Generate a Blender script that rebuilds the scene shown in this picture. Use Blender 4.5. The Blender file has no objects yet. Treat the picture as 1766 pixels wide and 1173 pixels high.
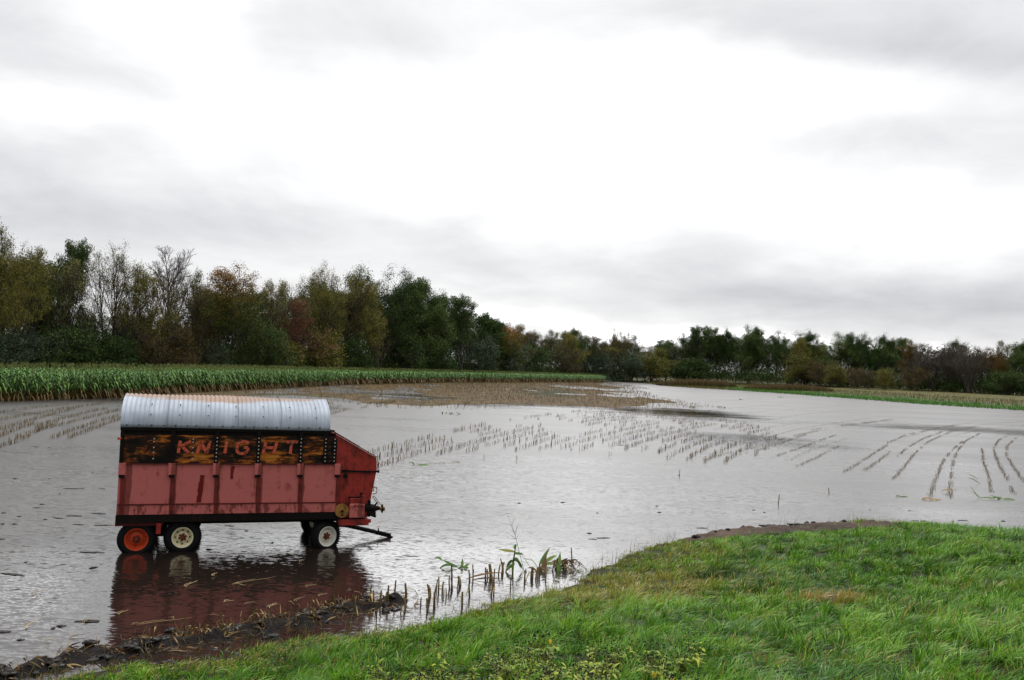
import bpy, math, random
import numpy as np
from mathutils import Vector, Matrix

# ------------------------------------------------------------------ camera
S = bpy.context.scene
C = S.collection
CAM_H = 4.2
F_PX, PW, PH = 1500.0, 1766.0, 1173.0
PITCH, ROLL = math.atan(43.5 / 1500), math.radians(2.5)
cam_d = bpy.data.cameras.new('camera'); cam = bpy.data.objects.new('camera', cam_d); C.objects.link(cam)
cam_d.sensor_width = 36; cam_d.sensor_fit = 'HORIZONTAL'; cam_d.lens = 36 * F_PX / PW
cam_d.clip_start = 0.1; cam_d.clip_end = 6000
cam.matrix_world = Matrix.Translation((0, 0, CAM_H)) @ Matrix.Rotation(math.pi / 2 + PITCH, 4, 'X') @ Matrix.Rotation(ROLL, 4, 'Z')
S.camera = cam
CM = np.array(cam.matrix_world.to_3x3()) if False else np.array((Matrix.Rotation(math.pi / 2 + PITCH, 3, 'X') @ Matrix.Rotation(ROLL, 3, 'Z')))

# ------------------------------------------------------------------ colour management
S.view_settings.view_transform = 'Standard'; S.view_settings.look = 'None'
S.view_settings.exposure = 0.12; S.view_settings.gamma = 1.0

def at(px, py, z=0.0):
    d = CM @ np.array([(px - PW / 2) / F_PX, -(py - PH / 2) / F_PX, -1.0])
    t = (z - CAM_H) / d[2]
    return d[0] * t, d[1] * t
def hor(px): return 586.5 + 43.5 + (px - 883) * math.tan(ROLL)
def proj(P):
    v = (np.asarray(P, float) - np.array([0, 0, CAM_H])) @ CM
    return PW / 2 + F_PX * v[..., 0] / -v[..., 2], PH / 2 - F_PX * v[..., 1] / -v[..., 2]

# ------------------------------------------------------------------ node helpers
class NT:
    def __init__(s, tree): s.t = tree; s.n = tree.nodes; s.l = tree.links
    def new(s, typ, **kw):
        n = s.n.new(typ)
        for k, v in kw.items(): setattr(n, k, v)
        return n
    def set(s, sock, v):
        if hasattr(v, 'is_output') or isinstance(v, bpy.types.NodeSocket): s.l.new(v, sock)
        else: sock.default_value = v
    def m(s, op, a, b=0.0, c=0.0, clamp=False):
        n = s.new('ShaderNodeMath', operation=op, use_clamp=clamp)
        s.set(n.inputs[0], a); s.set(n.inputs[1], b); s.set(n.inputs[2], c)
        return n.outputs[0]
    def noise(s, vec, scale=5.0, detail=4.0, rough=0.55, dist=0.0, out='Fac'):
        n = s.new('ShaderNodeTexNoise'); s.set(n.inputs['Vector'], vec)
        n.inputs['Scale'].default_value = scale; n.inputs['Detail'].default_value = detail
        n.inputs['Roughness'].default_value = rough; n.inputs['Distortion'].default_value = dist
        return n.outputs[out]
    def mapping(s, vec, loc=(0, 0, 0), rot=(0, 0, 0), sc=(1, 1, 1)):
        n = s.new('ShaderNodeMapping'); s.l.new(vec, n.inputs[0])
        n.inputs['Location'].default_value = loc; n.inputs['Rotation'].default_value = rot; n.inputs['Scale'].default_value = sc
        return n.outputs[0]
    def ramp(s, fac, stops, interp='LINEAR'):
        n = s.new('ShaderNodeValToRGB'); s.l.new(fac, n.inputs[0]); e = n.color_ramp.elements
        n.color_ramp.interpolation = interp
        while len(e) < len(stops): e.new(0.5)
        for i, (p, c) in enumerate(stops):
            e[i].position = p; e[i].color = (c, c, c, 1) if isinstance(c, (int, float)) else (*c, 1)
        return n.outputs[0]
    def mix(s, f, a, b, mode='MIX'):
        n = s.new('ShaderNodeMix', data_type='RGBA', blend_type=mode)
        s.set(n.inputs[0], f)
        for so, v in ((n.inputs[6], a), (n.inputs[7], b)):
            if isinstance(v, tuple): so.default_value = (*v, 1) if len(v) == 3 else v
            else: s.l.new(v, so)
        return n.outputs[2]
    def sep(s, v):
        n = s.new('ShaderNodeSeparateXYZ'); s.l.new(v, n.inputs[0]); return n.outputs
    def comb(s, x, y, z):
        n = s.new('ShaderNodeCombineXYZ')
        for i, v in enumerate((x, y, z)): s.set(n.inputs[i], v)
        return n.outputs[0]

def new_mat(name):
    m = bpy.data.materials.new(name); m.use_nodes = True
    nt = NT(m.node_tree); b = m.node_tree.nodes['Principled BSDF']
    return m, nt, b
def objc(nt): return nt.new('ShaderNodeTexCoord').outputs['Object']
def bump(nt, b, h, strength=0.4, dist=0.02):
    n = nt.new('ShaderNodeBump'); n.inputs['Strength'].default_value = strength; n.inputs['Distance'].default_value = dist
    nt.l.new(h, n.inputs['Height']); nt.l.new(n.outputs[0], b.inputs['Normal'])

# ------------------------------------------------------------------ world: overcast sky
SUN_EL, SUN_AZ = math.radians(48), math.radians(12)      # sun veiled ahead of the camera
w = bpy.data.worlds.new('World'); S.world = w; w.use_nodes = True
nt = NT(w.node_tree); nt.n.clear()
sky = nt.new('ShaderNodeTexSky', sky_type='NISHITA', sun_disc=False)
sky.sun_elevation = SUN_EL; sky.sun_rotation = SUN_AZ
bg1 = nt.new('ShaderNodeBackground'); nt.l.new(sky.outputs[0], bg1.inputs[0]); bg1.inputs[1].default_value = 0.08
d = nt.new('ShaderNodeTexCoord').outputs['Generated']
dx, dy, dz = nt.sep(d)
ya = nt.m('MAXIMUM', nt.m('ABSOLUTE', dy), 0.12)
zc = nt.m('ADD', nt.m('MAXIMUM', dz, 0.0), 0.10)
pl = nt.comb(nt.m('DIVIDE', dx, zc), nt.m('DIVIDE', dy, zc), 0.0)
n1 = nt.noise(pl, 0.75, 8, 0.58, 0.3)
n2 = nt.noise(nt.mapping(d, sc=(2.2, 2.2, 5.0)), 2.3, 8, 0.58, 0.3)
wob = nt.noise(nt.mapping(d, loc=(3, 1, 2), sc=(1, 1, 2.6)), 2.6, 5, 0.55, 0.0, 'Color')
wx, wy, wz = nt.sep(wob)
a = nt.m('ADD', nt.m('DIVIDE', dx, ya), nt.m('MULTIPLY', nt.m('SUBTRACT', wx, 0.5), 0.42))
e = nt.m('ADD', nt.m('DIVIDE', dz, ya), nt.m('MULTIPLY', nt.m('SUBTRACT', wy, 0.5), 0.17))
val = nt.m('ADD', 0.805, nt.m('MULTIPLY', nt.m('SUBTRACT', n1, 0.5), 0.36))
val = nt.m('ADD', val, nt.m('MULTIPLY', nt.m('SUBTRACT', n2, 0.5), 0.40))
BLOBS = [(840, 180, 60, 40, -0.119), (1120, 300, 90, 22, -0.102), (700, 290, 140, 40, -0.085), (1560, 330, 120, 30, -0.085), (1230, 90, 150, 30, .12), (330, 60, 60, 120, .10),(930, 330, 500, 150, .30), (250, 30, 150, 75, .26), (640, 180, 430, 100, .24), (80, 180, 130, 50, .30), (1400, 170, 280, 80, .24),
         (1650, 370, 170, 50, .30), (1500, 585, 480, 16, .35), (900, 540, 120, 14, .2), (1100, 200, 200, 60, .2),
         (250, 120, 160, 60, -0.109), (130, 290, 300, 70, -0.109), (450, 400, 420, 45, -0.136), (60, 420, 200, 60, -0.082), (1300, 490, 480, 42, -0.231), (1150, 410, 110, 30, -0.122),
         (1480, 250, 200, 50, -0.204), (1010, 250, 150, 35, -0.190), (1500, 70, 380, 50, -0.109), (560, 70, 260, 45, -0.109), (760, 430, 70, 30, -0.068), (1680, 500, 160, 70, -0.102)]
for (bx, by, rx_, ry_, am) in BLOBS:
    ca, ce = (bx - 883) / F_PX, (hor(bx) - by) / F_PX
    qa = nt.m('DIVIDE', nt.m('SUBTRACT', a, ca), rx_ / F_PX)
    qe = nt.m('DIVIDE', nt.m('SUBTRACT', e, ce), ry_ / F_PX)
    r2 = nt.m('ADD', nt.m('MULTIPLY', qa, qa), nt.m('MULTIPLY', qe, qe))
    val = nt.m('ADD', val, nt.m('MULTIPLY', nt.m('EXPONENT', nt.m('MULTIPLY', r2, -0.8)), am))
hi = nt.m('MULTIPLY', nt.m('SUBTRACT', dz, 0.38, clamp=True), 0.8)
val = nt.m('ADD', val, hi)
val = nt.m('ADD', nt.m('MAXIMUM', val, 0.50), nt.m('MULTIPLY', nt.m('MAXIMUM', nt.m('SUBTRACT', val, 0.95), 0.0), 9.0))   # thin cloud round the hidden sun is far brighter than white
val = nt.m('MINIMUM', val, 2.9)
back = nt.m('MULTIPLY', nt.m('SUBTRACT', nt.m('MULTIPLY', dy, -1.0), -0.25, clamp=True), 1.6, clamp=True)           # unseen sky behind the camera dimmed for a contrasty backlit look
val = nt.m('MULTIPLY', val, nt.m('SUBTRACT', 1.0, nt.m('MULTIPLY', back, 0.45)))
tint = nt.ramp(nt.m('SUBTRACT', val, 0.4), [(0.05, (0.965, 0.97, 1.02)), (0.5, (1.0, 1.0, 1.005))])
bg2 = nt.new('ShaderNodeBackground'); nt.l.new(tint, bg2.inputs[0]); nt.l.new(val, bg2.inputs[1])
mx = nt.new('ShaderNodeMixShader'); mx.inputs[0].default_value = 0.96
nt.l.new(bg1.outputs[0], mx.inputs[1]); nt.l.new(bg2.outputs[0], mx.inputs[2])
wo = nt.new('ShaderNodeOutputWorld'); nt.l.new(mx.outputs[0], wo.inputs[0])

sd = bpy.data.lights.new('sun', 'SUN'); sd.energy = 0.7; sd.angle = math.radians(20); sd.color = (1.0, 0.97, 0.92)
sun = bpy.data.objects.new('sun', sd); C.objects.link(sun)
sv = Vector((math.sin(SUN_AZ) * math.cos(SUN_EL), math.cos(SUN_AZ) * math.cos(SUN_EL), math.sin(SUN_EL)))
sun.rotation_euler = sv.to_track_quat('Z', 'Y').to_euler()

# ------------------------------------------------------------------ object helpers
def tag(o, label=None, cat=None, group=None, kind=None):
    if label: o['label'] = label
    if cat: o['category'] = cat
    if group: o['group'] = group
    if kind: o['kind'] = kind
    return o
def empty(name, loc=(0, 0, 0), rz=0.0):
    o = bpy.data.objects.new(name, None); C.objects.link(o); o.location = loc; o.rotation_euler = (0, 0, rz)
    o.empty_display_size = 0.2
    return o
def np_mesh(name, V, quads=None, tris=None, attrs=None, smooth=False):
    me = bpy.data.meshes.new(name)
    V = np.asarray(V, np.float32); me.vertices.add(len(V)); me.vertices.foreach_set('co', V.ravel())
    loops, starts = [], []; n = 0
    if quads is not None and len(quads):
        q = np.asarray(quads, np.int32); loops.append(q.ravel()); starts.append(n + 4 * np.arange(len(q))); n += q.size
    if tris is not None and len(tris):
        t = np.asarray(tris, np.int32); loops.append(t.ravel()); starts.append(n + 3 * np.arange(len(t))); n += t.size
    lo = np.concatenate(loops); st = np.concatenate(starts)
    me.loops.add(len(lo)); me.loops.foreach_set('vertex_index', lo)
    me.polygons.add(len(st)); me.polygons.foreach_set('loop_start', st.astype(np.int32))
    if smooth: me.polygons.foreach_set('use_smooth', np.ones(len(st), bool))
    me.update(calc_edges=True)
    for k, a_ in (attrs or {}).items():
        a_ = np.asarray(a_, np.float32)
        if a_.ndim == 1:
            at_ = me.attributes.new(k, 'FLOAT', 'POINT'); at_.data.foreach_set('value', a_)
        else:
            at_ = me.attributes.new(k, 'FLOAT_COLOR', 'POINT')
            if a_.shape[1] == 3: a_ = np.hstack([a_, np.ones((len(a_), 1), np.float32)])
            at_.data.foreach_set('color', a_.ravel())
    return me
def link(name, me, mat, parent=None):
    o = bpy.data.objects.new(name, me); C.objects.link(o); o.parent = parent
    if mat and not me.materials: me.materials.append(mat)
    return o
class MB:
    def __init__(s): s.v = []; s.f = []
    def add(s, vs, fs):
        b = len(s.v); s.v += [tuple(p) for p in vs]; s.f += [tuple(i + b for i in f) for f in fs]; return s
    def box(s, x0, x1, y0, y1, z0, z1):
        return s.add([(x0, y0, z0), (x1, y0, z0), (x1, y1, z0), (x0, y1, z0), (x0, y0, z1), (x1, y0, z1), (x1, y1, z1), (x0, y1, z1)],
                     [(0, 3, 2, 1), (4, 5, 6, 7), (0, 1, 5, 4), (1, 2, 6, 5), (2, 3, 7, 6), (3, 0, 4, 7)])
    def bar(s, p, q, w, h, up=(0, 0, 1)):
        p, q = Vector(p), Vector(q); d_ = (q - p).normalized(); u = Vector(up)
        r = d_.cross(u).normalized() * w / 2; t = r.cross(d_).normalized() * h / 2
        return s.add([p - r - t, p + r - t, p + r + t, p - r + t, q - r - t, q + r - t, q + r + t, q - r + t],
                     [(0, 1, 2, 3), (7, 6, 5, 4), (0, 4, 5, 1), (1, 5, 6, 2), (2, 6, 7, 3), (3, 7, 4, 0)])
    def tube(s, pts, rad, n=8, cap=True):
        pts = [Vector(p) for p in pts]; b = []
        if not hasattr(rad, '__len__'): rad = [rad] * len(pts)
        vs = []
        for i, p in enumerate(pts):
            d_ = (pts[min(i + 1, len(pts) - 1)] - pts[max(i - 1, 0)]).normalized()
            r = d_.cross(Vector((0.13, 0.27, 1)) if abs(d_.z) < .95 else Vector((1, 0.1, 0))).normalized(); t = d_.cross(r)
            for k in range(n):
                an = 2 * math.pi * k / n; vs.append(p + (r * math.cos(an) + t * math.sin(an)) * rad[i])
        fs = []
        for i in range(len(pts) - 1):
            for k in range(n):
                fs.append((i * n + k, i * n + (k + 1) % n, (i + 1) * n + (k + 1) % n, (i + 1) * n + k))
        if cap: fs.append(tuple(range(n - 1, -1, -1))); fs.append(tuple(range((len(pts) - 1) * n, len(pts) * n)))
        return s.add(vs, fs)
    def lathe_y(s, prof, c=(0, 0, 0), n=36):          # prof: (y, radius) about the y axis
        vs = []; fs = []
        for (y, r) in prof:
            for k in range(n):
                an = 2 * math.pi * k / n; vs.append((c[0] + r * math.cos(an), c[1] + y, c[2] + r * math.sin(an)))
        for i in range(len(prof) - 1):
            for k in range(n): fs.append((i * n + k, i * n + (k + 1) % n, (i + 1) * n + (k + 1) % n, (i + 1) * n + k))
        return s.add(vs, fs)
    def prism_y(s, poly, y0, y1):                      # poly: (x, z) outline extruded along y
        n = len(poly)
        vs = [(x, y0, z) for x, z in poly] + [(x, y1, z) for x, z in poly]
        fs = [tuple(range(n)), tuple(range(2 * n - 1, n - 1, -1))] + [(i, i + n, (i + 1) % n + n, (i + 1) % n) for i in range(n)]
        return s.add(vs, fs)
    def build(s, name, mat, parent=None, smooth=False, bevel=0.0):
        me = bpy.data.meshes.new(name); me.from_pydata(s.v, [], s.f)
        if smooth: me.polygons.foreach_set('use_smooth', [True] * len(me.polygons))
        me.update(); o = link(name, me, mat, parent)
        if bevel:
            m_ = o.modifiers.new('bevel', 'BEVEL'); m_.width = bevel; m_.segments = 2; m_.limit_method = 'ANGLE'
        return o

def vnoise(x, y, scale, seed=0, oct=3):
    """smooth value noise on numpy arrays, about -1..1"""
    out = 0; amp = 1.0; tot = 0
    for o_ in range(oct):
        r = np.random.RandomState(seed * 17 + o_); T = r.rand(256, 256) * 2 - 1
        xs = np.asarray(x) / scale * 2 ** o_ + 37.3; ys = np.asarray(y) / scale * 2 ** o_ + 11.7
        xi = np.floor(xs).astype(int); yi = np.floor(ys).astype(int); fx = xs - xi; fy = ys - yi
        fx = fx * fx * (3 - 2 * fx); fy = fy * fy * (3 - 2 * fy)
        g = lambda i, j: T[(xi + i) % 256, (yi + j) % 256]
        out = out + amp * ((g(0, 0) * (1 - fx) + g(1, 0) * fx) * (1 - fy) + (g(0, 1) * (1 - fx) + g(1, 1) * fx) * fy)
        tot += amp; amp *= 0.5
    return out / tot
def sdist(x, y, poly):
    """signed distance to a closed polygon, positive inside"""
    x = np.asarray(x, float); y = np.asarray(y, float); P = np.asarray(poly, float); n = len(P)
    dm = np.full(x.shape, 1e18); ins = np.zeros(x.shape, bool)
    for i in range(n):
        ax, ay = P[i]; bx, by = P[(i + 1) % n]; ex, ey = bx - ax, by - ay
        t = np.clip(((x - ax) * ex + (y - ay) * ey) / (ex * ex + ey * ey), 0, 1)
        dm = np.minimum(dm, (x - ax - t * ex) ** 2 + (y - ay - t * ey) ** 2)
        if ay != by:
            c_ = ((ay > y) != (by > y)) & (x < ex * (y - ay) / (by - ay) + ax); ins ^= c_
    return np.where(ins, 1, -1) * np.sqrt(dm)
def sstep(a_, b_, x): t = np.clip((x - a_) / (b_ - a_), 0, 1); return t * t * (3 - 2 * t)
def pline_y(x, pts):
    pts = sorted(pts); return np.interp(x, [p[0] for p in pts], [p[1] for p in pts])

# ------------------------------------------------------------------ the lie of the land (world metres, water at z = 0)
BANK = [(-40, 3.5), (-12, 7.2), (-6.2, 9.9), (-5.2, 11.1), (-3.6, 11.9), (-2.0, 13.4), (-0.7, 14.3), (-0.1, 15.3), (1.2, 16.6), (2.7, 19.4), (3.8, 21.4), (4.9, 22.2), (6.6, 23.6), (8.4, 24.6), (9.6, 25.2),
        (10.6, 26.0), (12.1, 25.2), (14.2, 23.9), (20, 21.5), (60, 14), (60, -60), (-40, -60)]
CORN_EDGE = [(-75, 20), (-52, 40), (-36.7, 62.9), (-33.2, 75), (-30.4, 103.1), (-25.4, 136.4), (-10.0, 188.1), (12, 238), (30.3, 275.9)]
CORN = CORN_EDGE + [(31, 290), (3, 244), (-11, 206), (-22, 180), (-29, 155), (-37, 128), (-50, 111), (-59, 101), (-64, 97), (-120, 88), (-140, 20)]
BROWN = [(-52, 70), (-38, 72), (-25, 76), (-19.5, 84), (-14, 79), (-8.6, 74), (-4, 79), (0, 87), (5, 92), (13, 93), (19, 99), (24, 103), (27, 118), (24, 140), (27, 170), (33, 200), (34, 240), (34, 288), (4, 262), (-25, 205), (-42, 150), (-50, 108)]
MEAD = [(600, 60), (190, 105), (120, 146), (94.7, 159), (88, 168), (82.8, 174), (78, 200), (66.1, 234), (50.5, 252), (48.5, 285), (49.0, 306), (37, 320), (32, 296), (3, 250),
        (-12, 211), (-24, 184), (-31, 159), (-39, 132), (-53, 115), (-66, 102), (-200, 92), (-900, 60), (-3500, 60), (-3500, 3500), (3500, 3500), (3500, 60)]
MUD = [(-16, 7.4), (-6.4, 10.7), (-5.6, 12.0), (-4.8, 12.6), (-4.0, 13.2), (-3.2, 13.9), (-2.6, 14.7), (-1.8, 15.3)]
BARE = [(4.4, 21.9), (5.2, 22.9), (6.0, 23.8), (7.2, 24.5), (8.6, 25.0), (9.8, 25.1), (10.7, 24.2), (10.2, 22.7), (8.6, 21.9), (7.0, 21.3), (5.2, 21.3)]
def seg_dist(x, y, pts):
    dm = np.full(np.shape(x), 1e18)
    for (ax, ay), (bx, by) in zip(pts[:-1], pts[1:]):
        ex, ey = bx - ax, by - ay; t = np.clip(((x - ax) * ex + (y - ay) * ey) / (ex * ex + ey * ey), 0, 1)
        dm = np.minimum(dm, (x - ax - t * ex) ** 2 + (y - ay - t * ey) ** 2)
    return np.sqrt(dm)
def bank_d(x, y): return sdist(x, y, BANK) + .38 * vnoise(x, y, 1.2, 41, 3) + .12 * vnoise(x, y, .35, 40, 2)
def height(x, y):
    x = np.asarray(x, float); y = np.asarray(y, float)
    h = -0.13 + 0.03 * vnoise(x, y, 3.0, 1)
    db = bank_d(x, y)
    hb = 0.02 + 0.165 * np.maximum(db, 0) + 0.10 * sstep(0.3, 4, db) * vnoise(x, y, 2.2, 2) + 0.03 * vnoise(x, y, .7, 3) * sstep(0, 1, db)
    hb = np.minimum(hb, 2.55 + 0.03 * vnoise(x, y, 3, 4))
    h = np.where(db > -0.6, np.maximum(h, np.where(db > 0, hb, 0.02 + 0.35 * db)), h)
    dmud = seg_dist(x, y, MUD)
    mudh = 0.17 * np.exp(-(dmud / 0.27) ** 2) - 0.09 + 0.10 * vnoise(x, y, 0.45, 5) + 0.09 * vnoise(x, y, 0.18, 6, 2)
    h = np.where(dmud < 1.4, np.maximum(h, mudh), h)
    dba = sdist(x, y, BARE)
    h = h + sstep(-0.3, 0.3, dba) * (0.09 + 0.05 * vnoise(x, y, .8, 7, 3) + .07 * vnoise(x, y, .2, 77, 2))
    dc = sdist(x, y, CORN); h = np.maximum(h, -0.13 + 0.20 * sstep(-1.5, 3.0, dc) + .02 * vnoise(x, y, 4, 8))
    dr = sdist(x, y, BROWN) + 3.5 * vnoise(x * .6, y * .35, 4, 19)
    rise = -0.13 + 0.160 * sstep(-4.0, 10.0, dr) + 0.105 * vnoise(x * .5, y * .22, 3.0, 9, 3)
    h = np.maximum(h, np.where(dr > -3, rise, -1))
    dm_ = sdist(x, y, MEAD)
    h = np.maximum(h, np.where(dm_ > -4, np.minimum(-0.10 + 0.03 * dm_ + 0.10 * vnoise(x, y, 14, 10), 1.9 + .1 * vnoise(x, y, 30, 11)), -1))
    return h
def axis(lo, hi, fine_lo, fine_hi, step, g=1.07):
    a_ = list(np.arange(fine_lo, fine_hi + step, step)); s_ = step; v = a_[-1]
    while v < hi: s_ = s_ * g; v += s_; a_.append(v)
    s_ = step; v = fine_lo; b_ = []
    while v > lo: s_ = s_ * g; v -= s_; b_.append(v)
    return np.array(b_[::-1] + a_)
gx = axis(-3000, 3000, -9, 16, 0.075, 1.04); gy = axis(-300, 3000, 7, 27, 0.075, 1.02)
GX, GY = np.meshgrid(gx, gy, indexing='ij'); GZ = height(GX, GY)
nx, ny = GX.shape; idx = np.arange(nx * ny).reshape(nx, ny)
gq = np.stack([idx[:-1, :-1].ravel(), idx[1:, :-1].ravel(), idx[1:, 1:].ravel(), idx[:-1, 1:].ravel()], 1)
# soil kind as ground colour: mud, bank soil, field soil, residue, meadow
fx_, fy_ = GX.ravel(), GY.ravel()
col = np.tile(np.array([0.045, 0.030, 0.020]), (fx_.size, 1))
def lay(mask, c): 
    global col
    m_ = np.clip(mask, 0, 1)[:, None]; col = col * (1 - m_) + np.array(c) * m_
nz = vnoise(fx_, fy_, 1.5, 12)
lay(sstep(-1, 1, sdist(fx_, fy_, CORN)), (0.075, 0.050, 0.022))
dr = sdist(fx_, fy_, BROWN) + 4 * vnoise(fx_, fy_, 8, 13)
lay(sstep(-2, 2, dr), (0.080, 0.050, 0.016))
lay(sstep(-2, 2, dr) * sstep(0.1, 0.5, vnoise(fx_ * .5, fy_ * .3, 5, 14)), (0.032, 0.038, 0.013))  # dark green tree reflections painted into the residue colour
dm_ = sdist(fx_, fy_, MEAD)
lay(sstep(-2, 2, dm_), (0.055, 0.085, 0.022))
lay(sstep(16, 32, dm_ + 5 * vnoise(fx_, fy_, 20, 15)) , (0.085, 0.078, 0.022))
lay(sstep(0.2, 0.6, vnoise(fx_ * .4, fy_, 16, 16)) * sstep(5, 12, dm_), (0.085, 0.05, 0.025))
BD = bank_d(fx_, fy_)
lay(sstep(-0.6, -0.2, BD), (0.030, 0.024, 0.012))
lay(sstep(0.0, 0.5, BD), (0.030, 0.040, 0.012))
lay(sstep(0.9, 0.5, seg_dist(fx_, fy_, MUD)), (0.010, 0.0075, 0.006))
lay(sstep(-0.2, 0.2, sdist(fx_, fy_, BARE)), (0.062, 0.040, 0.027))
me = np_mesh('ground', np.stack([fx_, fy_, GZ.ravel()], 1), quads=gq, attrs={'soil': col}, smooth=True)
m, nt, b = new_mat('soil')
soil = nt.new('ShaderNodeAttribute', attribute_name='soil').outputs['Color']
oc = objc(nt)
nA = nt.noise(oc, 9, 6, 0.65); nB = nt.noise(nt.mapping(oc, sc=(1, .35, 1)), 0.6, 6, 0.7)
cc = nt.mix(1.0, soil, nt.ramp(nA, [(0.25, 0.45), (0.8, 1.6)]), 'MULTIPLY')
cc = nt.mix(1.0, cc, nt.ramp(nB, [(0.35, 0.40), (0.65, 1.5)]), 'MULTIPLY')
nt.l.new(cc, b.inputs['Base Color']); nt.l.new(nt.ramp(nA, [(0.3, 0.55), (0.7, 0.95)]), b.inputs['Roughness']); b.inputs['Specular IOR Level'].default_value = .14
bump(nt, b, nA, 0.9, 0.08)
tag(link('ground', me, m), 'flat field soil with a low bank rising in the foreground', kind='structure')

# ------------------------------------------------------------------ flood water
m, nt, b = new_mat('flood_water')
oc = objc(nt); ox, oy, oz = nt.sep(oc)
CALM = [(17.5, 92, 9, 12, 1.0), (1.5, 103, 16, 16, .9), (16.5, 57, 6.5, 6, .8), (44, 82, 14, 8, .72), (60, 78, 10, 8, .6), (-5, 16.2, 5.5, 4.0, 1.0), (-2.2, 17.5, 4.5, 3.5, .8), (-24, 72, 9, 6, .6)]
wv = nt.noise(nt.mapping(oc, sc=(.5, 1, 1)), 0.25, 4, 0.6, 0, 'Color'); w1, w2, w3 = nt.sep(wv)
calm = None
for (cx, cy, rx_, ry_, am) in CALM:
    qa = nt.m('DIVIDE', nt.m('SUBTRACT', nt.m('ADD', ox, nt.m('MULTIPLY', nt.m('SUBTRACT', w1, .5), rx_ * 1.6)), cx), rx_)
    qb = nt.m('DIVIDE', nt.m('SUBTRACT', nt.m('ADD', oy, nt.m('MULTIPLY', nt.m('SUBTRACT', w2, .5), ry_ * 1.6)), cy), ry_)
    g = nt.m('MULTIPLY', nt.m('EXPONENT', nt.m('MULTIPLY', nt.m('POWER', nt.m('ADD', nt.m('MULTIPLY', qa, qa), nt.m('MULTIPLY', qb, qb)), 1.5), -0.8)), am)
    calm = g if calm is None else nt.m('MAXIMUM', calm, g)
streak = nt.ramp(nt.noise(nt.mapping(oc, rot=(0, 0, .3), sc=(.25, 1, 1)), .16, 5, .6), [(0.35, 0.0), (0.65, 1.0)])
near = nt.m('SUBTRACT', 1.0, nt.m('DIVIDE', nt.m('SUBTRACT', oy, 16.0), 75.0), clamp=True)
rough = nt.m('ADD', 0.31, nt.m('MULTIPLY', streak, 0.10))
rough = nt.m('SUBTRACT', rough, nt.m('MULTIPLY', near, 0.10))
rough = nt.m('MULTIPLY', rough, nt.m('SUBTRACT', 1.0, nt.m('MULTIPLY', calm, 0.80)))
nt.l.new(rough, b.inputs['Roughness'])
b.inputs['IOR'].default_value = 1.85
b.inputs['Specular IOR Level'].default_value = 0.5
murk = nt.ramp(nt.noise(oc, .7, 5, .6), [(0.3, (0.012, 0.0085, 0.0065)), (0.7, (0.020, 0.013, 0.010))])
nt.l.new(murk, b.inputs['Base Color'])
amp = nt.m('MULTIPLY', nt.m('ADD', .05, nt.m('MULTIPLY', near, 0.95)), nt.m('SUBTRACT', 1.0, nt.m('MULTIPLY', calm, 0.25)))
r1 = nt.noise(nt.mapping(oc, rot=(0, 0, .25), sc=(1, 2.0, 1)), 2.6, 3, 0.6, .3, 'Color')
r2 = nt.noise(nt.mapping(oc, rot=(0, 0, -.2), sc=(1, 2.4, 1)), 7.0, 3, 0.5, .2, 'Color')
a1x, a1y, _ = nt.sep(r1); a2x, a2y, _ = nt.sep(r2)
sx = nt.m('ADD', nt.m('MULTIPLY', nt.m('SUBTRACT', a1x, .5), .12), nt.m('MULTIPLY', nt.m('SUBTRACT', a2x, .5), .20))
sy = nt.m('ADD', nt.m('MULTIPLY', nt.m('SUBTRACT', a1y, .5), .18), nt.m('MULTIPLY', nt.m('SUBTRACT', a2y, .5), .36))
nv = nt.comb(nt.m('MULTIPLY', sx, amp), nt.m('MULTIPLY', sy, amp), 1.0)
nn = nt.new('ShaderNodeVectorMath', operation='NORMALIZE'); nt.l.new(nv, nn.inputs[0])
nt.l.new(nn.outputs[0], b.inputs['Normal'])
wx_ = np.array([-3000, -300, -40, 60, 300, 3000.]); wy_ = np.array([2., 60, 150, 400, 3000])
WX, WY = np.meshgrid(wx_, wy_, indexing='ij'); idx = np.arange(WX.size).reshape(WX.shape)
wq = np.stack([idx[:-1, :-1].ravel(), idx[1:, :-1].ravel(), idx[1:, 1:].ravel(), idx[:-1, 1:].ravel()], 1)
tag(link('water', np_mesh('water', np.stack([WX.ravel(), WY.ravel(), 0 * WX.ravel()], 1), quads=wq), m), 'grey rippled flood water lying over the stubble field', kind='structure')

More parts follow.
